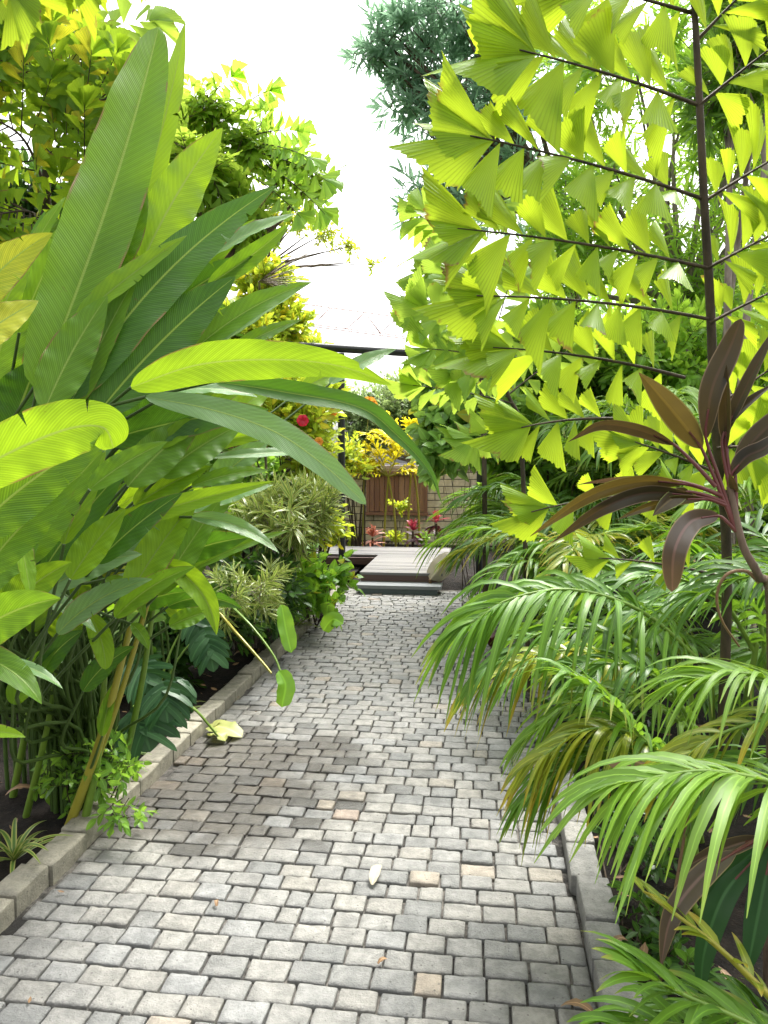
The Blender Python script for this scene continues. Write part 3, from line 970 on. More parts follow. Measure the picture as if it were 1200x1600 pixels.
# ---- block wall with a wooden panel
WD = 14.2
wl, wr = P(440, 760, WD), P(860, 760, WD)
yW = float((wl[1] + wr[1]) / 2)
zT = 1.6 + (718 - 728) / FPX * WD
t = thing('block_wall', 'pale block wall, its sunlight put into the colour, with a flat coping behind the deck', 'wall', (0, yW, 0))
g = Geo(); box(g, wl[0] - 3, wr[0] + 3, 0, 0.2, -0.05, zT - 0.06, o=[0, yW, 0]); g.build('wall', block_mat('wall_blocks'), t, smooth=False)
g = Geo()
x = wl[0] - 3
while x < wr[0] + 3:
    box(g, x, x + 0.55, yW - 0.03, yW + 0.23, zT - 0.058, zT); x += 0.556
g.build('coping', plain('coping', (0.42, 0.35, 0.29), 0.8, 0, 0.25, 9), t, smooth=False)
# the panel
a, b_ = P(570, 742, WD - 0.15), P(667, 806, WD - 0.15)
t = thing('wooden_shutter', 'reddish brown slatted wooden shutter fixed to the pale block wall', 'shutter', (a[0], yW - 0.1, b_[2]))
M_RW = wood_mat('panel_wood', (0.17, 0.075, 0.052), (0.31, 0.17, 0.115), 2, 0.6)
g = Geo()
x = a[0] + 0.06
while x < b_[0] - 0.13:
    wdt = rng.uniform(0.085, 0.11)
    box(g, x, x + wdt - 0.008, yW - 0.055 + rng.normal(0, 0.003), yW - 0.012, b_[2] + 0.07, a[2] - 0.02); x += wdt
g.build('slats', M_RW, t, smooth=False)
g = Geo()
box(g, a[0], a[0] + 0.055, yW - 0.085, yW - 0.01, b_[2] + 0.06, a[2] - 0.002)
box(g, b_[0] - 0.055, b_[0], yW - 0.085, yW - 0.01, b_[2] + 0.06, a[2] - 0.002)
box(g, a[0] - 0.02, b_[0] + 0.02, yW - 0.10, yW - 0.008, b_[2], b_[2] + 0.058)
g.build('frame', M_RW, t, smooth=False)
g = Geo(); box(g, a[0] - 0.45, b_[0] + 0.04, yW - 0.12, yW - 0.004, a[2], a[2] + 0.07); g.build('top_rail', M_RW, t, smooth=False)

# ---- black pipe pergola over the path end
M_BLK = plain('black_pipe', (0.022, 0.024, 0.028), 0.42, 0.0, 0.4, 30)
M_ZINC = plain('clamp_zinc', (0.42, 0.46, 0.50), 0.35, 0.7, 0.15, 30)
PD = 10.2
pL = P(521, 860, PD); pLt = P(533, 546, PD)
pL = np.array([pLt[0], pLt[1], 0.0]); pLt = np.array([pLt[0], pLt[1], P(533, 552, PD)[2]])
pRt = P(752, 552, PD + 0.05); pR = foot(pRt)
t = thing('pipe_pergola', 'black pipe pergola frame spanning the far end of the path', 'pergola', pL)
for q, qt in ((pL, pLt), (pR, pRt)):
    g = Geo(); tube(g, np.linspace(q - Z * 0.05, qt, 6), 0.05, 0.05, 14)
    p = g.build('post', M_BLK, t)
    g = Geo(); c = qt + Z * 0.0; tube(g, np.linspace(c - Z * 0.17, c - Z * 0.075, 3), 0.064, 0.064, 14); g.build('collar', M_BLK, p)
g = Geo(); bl = P(440, 539, PD - 0.05); br_ = P(880, 566, PD + 0.15)
tube(g, np.linspace(bl, br_, 8), 0.055, 0.055, 14)
bm = g.build('beam', M_BLK, t)
g = Geo(); c0 = bl + (br_ - bl) * ((647 - 440) / 440.0); dd = nrm(br_ - bl)
tube(g, np.array([c0 - dd * 0.085, c0 + dd * 0.085]), 0.068, 0.068, 14)
g.build('clamp', M_ZINC, bm)
g = Geo(); tube(g, np.array([c0 + dd * 0.06 - Z * 0.05 + [0, -0.05, 0], c0 + dd * 0.06 - Z * 0.12 + [0, -0.09, 0]]), 0.04, 0.05, 12); g.build('spot_lamp', M_BLK, bm)

# ---- far red steel lattice girder seen over the trees
M_RST_HAZED = plain('red_steel_hazed', (0.62, 0.48, 0.46), 0.5, 0, 0.1, 8)  # steel red paled in the colour itself, for the fading of distant haze
TD = 30.0
tl, tr2 = P(380, 462, TD), P(900, 533, TD + 2)
t = thing('lattice_girder', 'thin red steel lattice girder crossing the sky far beyond the wall', 'girder', foot(tl))
dv = tr2 - tl; Lg = np.linalg.norm(dv); dvn = dv / Lg
hgt = 0.95
dn = -Z * hgt; bk = nrm(np.cross(dvn, Z)) * 0.5
for nm, o3 in (('top_chord', np.zeros(3)), ('bottom_chord', dn * 0.72 - bk), ('bottom_chord', dn + bk)):
    g = Geo(); tube(g, np.array([tl + o3, tr2 + o3]), 0.030, 0.030, 6); g.build(nm, M_RST_HAZED, t)
g = Geo(); nb = 10
for i in range(nb):
    a0 = tl + dv * (i / nb); a1 = tl + dv * ((i + 0.5) / nb); a2 = tl + dv * ((i + 1) / nb)
    for o3 in (dn * 0.72 - bk, dn + bk):
        tube(g, np.array([a0 + o3, a1]), 0.024, 0.024, 5); tube(g, np.array([a1, a2 + o3]), 0.024, 0.024, 5)
g.build('lacing', M_RST_HAZED, t)
for e in (tl, tr2):
    g = Geo(); tube(g, np.array([foot(e, -0.1), e]), 0.12, 0.12, 8); g.build('column', M_RST_HAZED, t)

# ================================================================== LEFT SIDE
rootA = G(60, 1230); rootB = G(150, 1190); rootC = G(-40, 1330); rootD = G(230, 1110); rootE = G(130, 1262)
rootA[2] = rootB[2] = rootC[2] = rootD[2] = rootE[2] = 0.02
HL = 'heliconia'
t = thing('heliconia', 'tallest heliconia with giant upright paddle leaves against the sky', HL, rootA)
H = lambda *a, **k: heli_leaf(t, *a, root=rootA + np.array([rnd.uniform(-.12, .12), rnd.uniform(-.12, .12), 0]), **k)
H((58, 610), (248, 42), 2.3, 2.75, 138, -12, 0.25, 'heli_mid', tear=-1, fold=0.42, prof=(0.38, 0.5))
H((160, 470), (289, 35), 2.55, 2.9, 78, -14, 0.5, 'heli_light', fold=0.4)
H((222, 410), (348, 200), 2.6, 2.8, 98, 8, -0.25, 'heli_light', fold=0.42)
H((160, 440), (228, 286), 2.5, 2.6, 80, 0, 0.15, 'heli_mid')
H((112, 625), (432, 290), 2.3, 2.7, 104, 30, 0.35, 'heli_dark', fold=0.25)
H((250, 480), (378, 308), 2.65, 2.8, 60, 8, 0.6, 'heli_blue')
H((305, 420), (462, 334), 2.6, 2.8, 46, 8, 0.9, 'heli_blue', fold=0.6)
H((325, 445), (452, 350), 2.66, 2.84, 42, -4, -0.1, 'heli_mid')
H((120, 500), (292, 368), 2.35, 2.5, 50, 4, 0.6, 'heli_yel' if 0 else 'heli_light')
H((70, 640), (168, 462), 2.2, 2.35, 88, 6, 0.1, 'heli_mid', fold=0.3)
H((110, 650), (215, 430), 2.3, 2.45, 66, 6, 0.5, 'heli_mid')
H((45, 400), (102, 308), 2.7, 2.8, 26, 2, 0.3, 'heli_mid')
H((-60, 500), (82, 364), 2.2, 2.35, 82, 14, 0.2, 'heli_yel')
H((-70, 560), (60, 470), 2.1, 2.3, 80, 6, 0.4, 'heli_yel')
H((20, 600), (70, 330), 2.75, 2.9, 90, 0, 0.5, 'heli_dark')
H((-30, 640), (40, 420), 2.5, 2.6, 100, 0, 0.2, 'heli_mid')
H((60, 690), (110, 470), 2.6, 2.7, 110, 0, 0.3, 'heli_dark')
H((0, 720), (60, 560), 2.4, 2.5, 130, 0, 0.1, 'heli_dark')
for q in (((95, 560), (205, 372), 2.45, 2.55, 54, 4, .4, 'heli_light'), ((180, 470), (262, 300), 2.6, 2.7, 40, 2, .5, 'heli_mid'), ((235, 520), (398, 342), 2.7, 2.85, 46, 8, .3, 'heli_mid'), ((270, 480), (420, 380), 2.75, 2.85, 34, 6, .7, 'heli_light'), ((200, 560), (330, 420), 2.65, 2.75, 44, 6, .4, 'heli_light'), ((140, 600), (262, 452), 2.4, 2.5, 48, 6, .5, 'heli_mid'), ((30, 520), (118, 330), 2.5, 2.6, 56, 4, .3, 'heli_mid'), ((-20, 540), (48, 400), 2.35, 2.45, 60, 4, .4, 'heli_light')):
    H(*q, fold=.4)

t = thing('heliconia', 'heliconia with long glossy leaves arching out sideways over the path', HL, rootB)
H = lambda *a, **k: heli_leaf(t, *a, root=rootB + np.array([rnd.uniform(-.12, .12), rnd.uniform(-.12, .12), 0]), **k)
H((150, 650), (368, 432), 2.35, 2.6, 112, 10, 0.25, 'heli_dark', fold=0.25, tear=1)
H((165, 585), (395, 400), 2.6, 2.75, 90, 20, 0.4, 'heli_dark')
H((290, 560), (487, 441), 2.55, 2.8, 58, 14, 0.5, 'heli_mid', fold=0.5)
H((300, 575), (470, 452), 2.6, 2.82, 40, 4, 1.0, 'heli_blue', fold=0.6)
H((185, 508), (272, 484), 2.7, 2.8, 38, 6, 0.4, 'heli_light')
H((300, 505), (356, 541), 2.7, 2.8, 12, 0, 0.4, 'heli_yel')
H((205, 605), (612, 602), 2.15, 2.1, 80, 0, 0.15, 'heli_light', via=[(310, 570, 2.12), (430, 562, 2.08), (530, 572, 2.08)], fold=0.22)
H((335, 596), (690, 786), 2.25, 2.2, 52, 0, 0.55, 'heli_dark', via=[(440, 612, 2.22), (560, 636, 2.2), (620, 680, 2.2), (670, 735, 2.2)], fold=0.5, prof=(0.4, 0.9))
H((228, 620), (572, 788), 2.1, 1.95, 60, 0, 0.25, 'heli_blue', via=[(330, 640, 2.05), (430, 675, 2.0), (510, 730, 1.97)], fold=0.35, prof=(0.5, 0.5))
H((270, 612), (402, 620), 2.4, 2.5, 40, 8, 0.9, 'heli_blue')
H((160, 690), (420, 640), 2.5, 2.6, 80, 8, 0.3, 'heli_dark')
for q in (((300, 520), (440, 470), 2.7, 2.85, 36, 6, .4, 'heli_light'), ((320, 640), (448, 560), 2.7, 2.85, 44, 6, .4, 'heli_light'), ((270, 650), (372, 575), 2.6, 2.7, 44, 5, .3, 'heli_mid'), ((350, 560), (470, 500), 2.8, 2.95, 34, 6, .5, 'heli_mid'), ((250, 700), (350, 640), 2.5, 2.6, 40, 6, .4, 'heli_light'), ((300, 760), (420, 735), 2.6, 2.7, 34, 6, .5, 'heli_mid')):
    H(*q, fold=.4)
H((200, 760), (315, 655), 2.4, 2.6, 84, 6, 0.1, 'heli_mid')
H((250, 745), (380, 662), 2.5, 2.7, 78, 6, 0.2, 'heli_mid')
H((330, 690), (430, 600), 2.9, 3.1, 60, 6, 0.4, 'heli_light')
H((515, 600), (620, 545), 4.2, 4.4, 34, 6, 0.5, 'heli_blue')
H((470, 610), (560, 572), 4.2, 4.4, 36, 4, 0.3, 'heli_light')
H((330, 715), (520, 708), 2.9, 3.1, 24, 4, 0.7, 'heli_blue')
H((180, 700), (330, 600), 2.8, 3.0, 90, 6, 0.2, 'heli_dark')

t = thing('heliconia', 'heliconia with a curled yellow-green leaf at the left edge of the view', HL, rootC)
H = lambda *a, **k: heli_leaf(t, *a, root=rootC + np.array([rnd.uniform(-.1, .1), rnd.uniform(-.1, .1), 0]), **k)
H((-90, 770), (178, 700), 1.55, 1.6, 118, 0, 0.15, 'heli_light', via=[(0, 715, 1.56), (100, 672, 1.57), (160, 668, 1.58)], fold=0.25, prof=(0.4, 0.35))
H((-60, 850), (175, 675), 1.8, 1.95, 120, 14, 0.1, 'heli_mid')
H((-30, 900), (130, 740), 1.9, 2.0, 100, 10, 0.3, 'heli_mid')
H((-60, 1010), (95, 935), 1.75, 1.7, 96, 14, 0.1, 'heli_mid')
H((-60, 1020), (65, 1100), 1.7, 1.65, 62, 18, 0.25, 'heli_mid')
H((-10, 1035), (98, 1076), 1.9, 1.85, 26, 12, 0.4, 'heli_blue')
H((-60, 1150), (40, 1152), 1.7, 1.65, 34, 8, 0.3, 'heli_light')
H((-40, 930), (60, 850), 2.0, 2.1, 90, 6, 0.2, 'heli_mid')
H((30, 830), (50, 940), 2.0, 1.95, 40, 0, 0.5, 'heli_light')
H((-40, 1000), (20, 900), 2.1, 2.2, 70, 6, 0.2, 'heli_mid')

t = thing('heliconia', 'slender heliconia with narrow olive and pale leaves leaning over the left kerb', HL, rootD)
H = lambda *a, **k: heli_leaf(t, *a, root=rootD + np.array([rnd.uniform(-.12, .12), rnd.uniform(-.12, .12), 0]), **k)
H((118, 842), (428, 752), 2.4, 2.5, 46, 6, 0.3, 'heli_yel' if 0 else 'heli_light', fold=0.4)
H((210, 790), (328, 728), 2.5, 2.6, 56, 4, 0.3, 'heli_light')
H((300, 808), (436, 864), 2.6, 2.5, 34, 14, 0.4, 'heli_blue')
H((200, 935), (308, 780), 2.5, 2.7, 74, 6, 0.05, 'heli_light')
H((245, 930), (345, 780), 2.55, 2.75, 66, 2, 0.2, 'heli_mid')
H((290, 800), (426, 758), 2.8, 2.9, 42, 4, 0.6, 'heli_blue')
H((280, 860), (390, 720), 2.9, 3.1, 70, 4, 0.3, 'heli_mid')
H((300, 890), (450, 830), 2.9, 3.0, 26, 6, 0.5, 'heli_mid')
H((190, 860), (300, 800), 2.7, 2.8, 60, 6, 0.6, 'heli_blue')
H((150, 830), (270, 740), 2.8, 3.0, 80, 4, 0.2, 'heli_mid')
H((330, 760), (420, 690), 3.0, 3.1, 60, 4, 0.3, 'heli_blue')
H((310, 720), (360, 620), 3.0, 3.1, 60, 4, 0.3, 'heli_light')

t = thing('ginger_plant', 'low ginger with tall bare stems and drooping leaves beside the left kerb', 'ginger', rootE)
H = lambda *a, **k: heli_leaf(t, *a, root=rootE + np.array([rnd.uniform(-.1, .1), rnd.uniform(-.1, .1), 0]), **k)
H((35, 930), (150, 988), 2.5, 2.45, 40, 14, 0.5, 'heli_blue')
H((165, 905), (226, 968), 2.6, 2.55, 36, 14, 0.2, 'heli_mid')
H((140, 960), (165, 1046), 2.55, 2.5, 44, 6, 0.1, 'heli_light', prof=(0.45, 0.5))
H((255, 880), (338, 992), 2.6, 2.55, 54, 20, 0.2, 'heli_light', fold=0.6, tear=1)
H((280, 895), (325, 960), 2.7, 2.65, 40, 10, 0.2, 'heli_mid')
H((90, 1000), (125, 935), 2.7, 2.7, 70, 0, 0.2, 'heli_light')
H((205, 975), (232, 1015), 2.6, 2.6, 26, 4, 0.2, 'heli_mid')
H((60, 960), (170, 870), 2.9, 3.0, 60, 6, 0.4, 'heli_dark')
H((120, 930), (240, 880), 3.0, 3.1, 50, 6, 0.6, 'heli_blue')
H((160, 900), (230, 875), 2.9, 3.0, 30, 4, 0.3, 'heli_yel')
H((70, 930), (85, 880), 2.9, 3.0, 60, 4, 0.3, 'heli_yel')
H((160, 1150), (185, 1060), 2.9, 2.9, 30, 4, 0.3, 'heli_mid')
for x0, y0, x1, y1, d0, d1, rr in ((107, 1285, 205, 975, 3.2, 2.75, .022), (130, 1280, 165, 1040, 3.2, 2.9, .02), (185, 1190, 250, 870, 3.6, 3.0, .018), (40, 1250, 100, 960, 3.3, 2.9, .016), (112, 1275, 235, 930, 3.25, 2.8, .016), (20, 1230, 70, 900, 3.5, 3.1, .018), (150, 1160, 200, 900, 3.9, 3.3, .016), (95, 1200, 120, 950, 3.9, 3.4, .016)):
    s = Geo(); a0, a1 = P(x0, y0, d0), P(x1, y1, d1); a0[2] = 0.0
    tube(s, poly_spline([a0, (a0 + a1) / 2 + [0.02, 0, 0], a1], 10), rr, rr * 0.5, 8)
    s.build('cane', MAT['stalk_yel' if x0 in (107, 112) else 'stalk_green'], t)

rg = np.random.default_rng(405)
for _ in range(26):
    bx, by = rg.uniform(60, 300), rg.uniform(700, 900)
    l = rg.uniform(110, 190); a = rg.uniform(0.1, 1.5)
    d = rg.uniform(2.6, 3.2)
    H((bx, by), (bx + l * math.cos(a), by - l * math.sin(a)), d, d + rg.uniform(-.1, .25), rg.uniform(36, 58), rg.uniform(0, 16), rg.uniform(-.3, .8), ('heli_mid', 'heli_dark', 'heli_light', 'heli_dark')[int(rg.integers(0, 4))])
rg = np.random.default_rng(404)
for _ in range(20):
    bx, by = rg.uniform(-10, 290), rg.uniform(880, 1000)
    l = rg.uniform(70, 130); a = rg.uniform(-0.5, 2.4)
    d = rg.uniform(2.75, 3.3)
    H((bx, by), (bx + l * math.cos(a), by - l * math.sin(a) * .8), d, d - rg.uniform(-.1, .15), rg.uniform(34, 62), rg.uniform(2, 16), rg.uniform(-.4, .6), ('heli_mid', 'heli_light', 'heli_dark', 'heli_blue')[int(rg.integers(0, 4))])
for q in (((20, 890), (160, 705), 2.1, 2.2, 96, 8, .1, 'heli_mid'), ((60, 905), (205, 722), 2.25, 2.35, 76, 8, .3, 'heli_dark'), ((110, 905), (196, 795), 2.2, 2.3, 66, 4, .2, 'heli_light'), ((140, 765), (262, 690), 2.15, 2.25, 50, 6, .3, 'heli_mid'), ((90, 990), (238, 905), 2.4, 2.4, 56, 14, .5, 'heli_blue'), ((70, 925), (222, 866), 2.3, 2.4, 64, 12, .4, 'heli_blue'), ((0, 970), (112, 878), 2.0, 2.05, 74, 10, .2, 'heli_light'), ((180, 965), (305, 885), 2.45, 2.5, 48, 10, .3, 'heli_mid'), ((150, 880), (285, 770), 2.3, 2.4, 58, 6, .2, 'heli_dark'), ((100, 850), (165, 705), 2.2, 2.3, 60, 4, .4, 'heli_light'), ((60, 1060), (130, 985), 2.5, 2.5, 50, 8, .3, 'heli_dark'), ((20, 1100), (90, 1010), 2.5, 2.5, 54, 8, .3, 'heli_mid'), ((130, 1080), (210, 1010), 2.7, 2.7, 46, 8, .3, 'heli_dark')):
    H(*q)
# filler heliconias behind, random fans
def heli_fan(label, base, n, seed, h=(1.0, 2.2), mats=('heli_mid', 'heli_dark'), L=(0.6, 1.0), w=(0.12, 0.2), az=(0, 6.28), group=None):
    rg = np.random.default_rng(seed)
    base = np.asarray(base, float)
    t = thing('heliconia', label, HL, base, group)
    for i in range(n):
        a = rg.uniform(*az); o = np.array([math.cos(a), math.sin(a), 0])
        b = base + o * rg.uniform(0, 0.15)
        hh = rg.uniform(*h); l = rg.uniform(*L)
        lean = rg.uniform(0.1, 0.45)
        p0 = b + Z * hh * 0.55 + o * hh * lean * 0.4
        p2 = p0 + o * l * rg.uniform(0.3, 0.8) + Z * l * rg.uniform(0.15, 0.95)
        p1 = (p0 + p2) / 2 + Z * l * 0.22 - o * l * 0.05
        pts = bez(p0, p1, p2, 22)
        g = Geo(); blade(g, pts, rg.uniform(*w), nrm(Z - o * 0.5 + rg.normal(0, .3, 3)), rg.normal(0, 0.3), 7, 0.3, (0.42, 0.65), 0.035, True, rng=rg)
        lf = g.build('leaf', MAT[mats[i % len(mats)]], t)
        s = Geo(); tube(s, poly_spline([b, (b + p0) / 2 - o * 0.03, p0], 8), 0.012, 0.006, 6)
        s.build('stalk', MAT['stalk_shaded'], lf)
    return t

heli_fan('dark heliconia in the shade behind the giant upright leaves', G(20, 1120) * [1, 1, 0], 16, 21, (1.3, 2.6), ('heli_dark', 'heli_mid'))
heli_fan('mid-height heliconia behind the arching leaves, close to the left kerb', G(250, 1030) * [1, 1, 0], 16, 22, (1.0, 2.0), ('heli_mid', 'heli_light', 'heli_dark'))
heli_fan('heliconia tuft farthest along the left bed, below the hibiscus', G(360, 965) * [1, 1, 0], 12, 23, (0.8, 1.7), ('heli_mid', 'heli_blue'))
heli_fan('short shaded heliconia low behind the bare ginger stems', G(90, 1130) * [1, 1, 0], 12, 24, (0.7, 1.3), ('heli_dark', 'heli_mid'), L=(0.4, 0.7))

# ---- arching stalks that reach over the kerb
t = thing('arching_stalk', 'two arching pale stalks with ragged leaves hanging over the cobbles', 'stalk', G(300, 1010) * [1, 1, 0])
rA = G(300, 1010) * [1, 1, 0]
for pts, wl_, leafpts in (([(330, 930, 4.0), (380, 965, 3.8), (425, 1020, 3.7), (440, 1055, 3.65)], .010, [(436, 1048, 3.65), (446, 1070, 3.63), (440, 1105, 3.6)]),
                          ([(330, 950, 4.1), (370, 990, 3.9), (410, 1035, 3.8), (424, 1052, 3.75)], .012, None)):
    s = Geo(); pp = [P(*q) for q in pts]
    tube(s, poly_spline([rA, rA + Z * 0.4 + [0.05, -.2, 0], *pp], 18), wl_, wl_ * 0.5, 7)
    k = s.build('stalk', MAT['stalk_yel' if wl_ > .011 else 'stalk_green'], t)
    if leafpts:
        g = Geo(); sp = poly_spline([P(*q) for q in leafpts], 14)
        blade(g, sp, 0.10, CAMP - sp[5], 0.3, 7, 0.5, (0.3, 0.3), 0.10, True); g.build('leaf', MAT['philo'], k)
g = Geo(); sp = poly_spline([P(440, 945, 4.3), P(446, 980, 4.28), P(455, 1020, 4.25)], 14)
blade(g, sp, 0.11, CAMP - sp[5], 0.3, 7, 0.5, (0.3, 0.3), 0.10, True); g.build('leaf', MAT['philo'], t)
g = Geo(); sp = poly_spline([P(505, 985, 5.6), P(520, 968, 5.55), P(536, 975, 5.5)], 12)
blade(g, sp, 0.13, CAMP - sp[5], 0.3, 7, 0.4, (0.3, 0.4), 0.08, True); g.build('leaf', MAT['philo'], t)

t = thing('bent_stalk', 'long thin stalk lying across the left kerb with a wilted leaf at its tip', 'stalk', G(150, 1085) * [1, 1, 0])
s = Geo(); tube(s, poly_spline([G(150, 1085) * [1, 1, 0], P(180, 1080, 3.9), P(250, 1080, 3.9), P(300, 1105, 3.85), P(328, 1135, 3.9), P(340, 1150, 4.0)], 20), 0.010, 0.006, 6)
k = s.build('stalk', MAT['stalk_green'], t)
for a_, b2, wd in (((322, 1138), (378, 1152), .13), ((326, 1140), (360, 1134), .08), ((330, 1150), (352, 1158), .10)):
    q0, q2 = G(*a_, 0.02), G(*b2, 0.012); q1 = (q0 + q2) / 2 + Z * 0.06
    g = Geo(); blade(g, bez(q0, q1, q2, 12), wd, Z, rnd.uniform(-.3, .3), 7, 0.3, (0.35, 0.4), 0.10, True); g.build('leaf', MAT['wilt'], k)

# ---- monstera behind the kerb
t = thing('monstera', 'dark split-leaved monstera in the shade just behind the left kerb', 'plant', G(225, 1165) * [1, 1, 0])
def monstera_leaf(t, c, tip, w, d, seed):
    rg = np.random.default_rng(seed)
    p0, p2 = P(*c, d), P(*tip, d - 0.08)
    sp = bez(p0, (p0 + p2) / 2 + Z * 0.06, p2, 26)
    g = Geo(); n = 0
    T = nrm(np.gradient(sp, axis=0)); S = nrm(np.cross(T, nrm(CAMP - p0) + Z * 0.3)); N = np.cross(S, T)
    L = np.linalg.norm(p2 - p0)
    # lobes: each a small blade sprung from the midrib, joined by a narrow central web
    blade(g, sp, w * 0.66, CAMP - p0 + Z, 0, 5, 0.15, (0.2, 0.5), 0.02, False, rng=rg)
    for i in range(4):
        for sd in (-1, 1):
            u = 0.05 + 0.75 * (i + rg.uniform(-.15, .2) + .2) / 4
            b = sp[int(u * 25)]
            a = 1.35 - 0.75 * u
            dv = nrm(T[int(u * 25)] * math.cos(a) + S[int(u * 25)] * sd * math.sin(a))
            ll = w * (0.62 - 0.25 * abs(u - 0.3))
            pts = bez(b - dv * 0.02, b + dv * ll * 0.55 + N[0] * 0.01, b + dv * ll + T[5] * ll * 0.25 - Z * ll * 0.22, 9)
            blade(g, pts, L * 0.21 * rg.uniform(.75, 1.2), CAMP - p0 + Z, rg.normal(0, .2), 5, 0.2, (0.22, 0.35), 0.03, False, rng=rg)
    lf = g.build('leaf', MAT['monstera'], t)
    s = Geo(); r = np.array(t.location); tube(s, poly_spline([r, r * 0.5 + p0 * 0.5 + Z * 0.12, p0], 10), 0.007, 0.005, 6); s.build('stalk', MAT['stalk_green'], lf)
for i, (c, tp, w_, d) in enumerate((((215, 1040), (240, 1085), .24, 3.7), ((255, 1070), (262, 1130), .22, 3.6), ((205, 1110), (235, 1175), .28, 3.65), ((235, 1105), (250, 1155), .22, 3.75), ((195, 1040), (215, 1070), .2, 4.0), ((280, 1060), (272, 1120), .2, 4.0), ((300, 960), (318, 1010), .2, 4.3), ((318, 985), (334, 1050), .2, 4.2))):
    monstera_leaf(t, c, tp, w_, d, 60 + i)

# ---- striped tufts
def tuft(label, base, n, L, w, mat, seed, name='spider_plant', cat='plant', lo=0.25, group=None, part='leaf', droop=0.6, stem=0.0, parts=True):
    rg = np.random.default_rng(seed)
    base = np.asarray(base, float)
    t = thing(name, label, cat, base, group)
    top = base + Z * stem
    G1 = Geo()
    for i in range(n):
        a = i * 2.4 + rg.uniform(-.3, .3); el = rg.uniform(lo, 1.4)
        o = np.array([math.cos(a), math.sin(a), 0]); l = L * rg.uniform(0.7, 1.15)
        p1 = top + o * l * 0.5 * math.cos(el) + Z * l * 0.62 * math.sin(el)
        p2 = top + o * l * (0.6 + 0.35 * math.cos(el)) + Z * l * (0.75 * math.sin(el) - droop * 0.5)
        g = Geo() if parts else G1
        blade(g, bez(top, p1, p2, 12), w * rg.uniform(.8, 1.15), Z + rg.normal(0, .15, 3), rg.normal(0, .15), 5, 0.35, (0.3, 0.65), 0.01, False, rng=rg)
        if parts:
            g.build(part, MAT[mat], t)
    if not parts:
        G1.build('foliage', MAT[mat], t)
    if stem:
        s = Geo(); tube(s, np.linspace(base, top + Z * 0.02, 6), 0.018, 0.012, 7); s.build('stem', MAT['bark_grey'], t)
    return t
tuft('cream striped spider plant on bare soil at the lower left edge', G(22, 1345, .02), 16, 0.26, 0.024, 'stripe', 1)
tuft('striped grassy tuft behind the kerb, under the monstera', G(275, 1120, .02), 26, 0.24, 0.014, 'stripe', 2)
tuft('dense striped tuft edging the far part of the left kerb', G(460, 985, .02), 40, 0.34, 0.018, 'stripe', 3, parts=False)
tuft('striped tuft just behind the farthest one on the left kerb', G(485, 962, .02), 40, 0.36, 0.018, 'stripe', 4, parts=False)
tuft('brown-tipped grass tuft spilling over the kerb beside the ginger stems', G(165, 1215, .02), 22, 0.30, 0.014, 'tree_mid', 5, name='grass_tuft')
# small lobed herb
t = plant('herb', 'small lobed green herb trailing onto the kerb by the ginger stems', 'herb', G(170, 1240, .02), [(P(190, 1195, 3.2), (.16, .16, .10), 20), (P(120, 1210, 3.25), (.12, .14, .14), 12), (P(85, 1180, 3.3), (.10, .1, .12), 7), (P(190, 1265, 3.05), (.12, .10, .03), 7)], 'ovate', 0.13, 'tree_mid', 7, stems=4, r0=0.004)

# ---- deep left shrubs and low planting
def B(cx, cy, d, rx, ry, n):
    s = d / FPX
    return (P(cx, cy, d), (rx * s, (rx + ry) * 0.5 * s, ry * s), n)

plant('song_of_india', 'cream-edged striped dracaena bush along the left of the path', 'shrub', G(440, 945) * [1, 1, 0], [B(450, 815, 6.0, 56, 26, 60), B(405, 800, 6.2, 36, 24, 34), B(494, 788, 6.2, 22, 18, 22)], 'strap', 0.225, 'stripe', 31, 'bark_grey', 4, 0.016, up=0.5)
plant('song_of_india', 'lower striped dracaena bush in shade near the left kerb', 'shrub', G(390, 985) * [1, 1, 0], [B(390, 920, 5.0, 32, 28, 18), B(425, 915, 5.4, 26, 24, 14), B(350, 935, 4.8, 26, 24, 10)], 'strap', 0.15, 'stripe', 32, 'bark_grey', 4, 0.014)
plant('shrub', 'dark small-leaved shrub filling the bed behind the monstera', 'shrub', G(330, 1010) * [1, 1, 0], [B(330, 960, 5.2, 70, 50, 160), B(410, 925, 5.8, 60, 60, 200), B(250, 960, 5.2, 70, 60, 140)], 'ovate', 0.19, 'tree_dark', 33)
plant('shrub', 'low leafy green shrub close to the deck step on the left', 'shrub', G(490, 955) * [1, 1, 0], [B(480, 905, 7.0, 36, 34, 110), B(440, 930, 6.4, 40, 30, 100)], 'ovate', 0.18, 'tree_mid', 34)
plant('philodendron', 'bright green heart-leaved vine sprawling onto the far left cobbles', 'vine', G(500, 965) * [1, 1, 0], [B(500, 915, 6.6, 24, 32, 16), B(536, 895, 7.2, 6, 26, 8), B(475, 900, 6.4, 18, 30, 10), B(512, 945, 6.4, 16, 8, 5)], 'heart', 0.28, 'philo', 35, stems=3, r0=0.01, droop=0.4)
tuft('dark green strap-leaved dracaena rising behind the striped bush', G(465, 935, 0), 26, 0.95, 0.075, 'heli_dark', 36, name='dracaena', lo=0.8, droop=0.25, stem=0.85, parts=True)
plant('croton', 'rusty brown-leaved croton between the heliconias and the hibiscus', 'shrub', G(378, 900) * [1, 1, 0], [B(380, 670, 7.5, 18, 30, 34)], 'ovate', 0.24, 'croton', 37, stems=4)
t = plant('hibiscus', 'yellow-green hibiscus bush with a few red flowers beside the black post', 'shrub', G(465, 905) * [1, 1, 0], [B(462, 655, 8.2, 48, 48, 230), B(425, 600, 8.6, 48, 40, 190), B(498, 630, 8.8, 24, 32, 80), B(485, 725, 8.2, 30, 36, 90)], 'ovate', 0.27, 'lime_leaf', 38, stems=5)
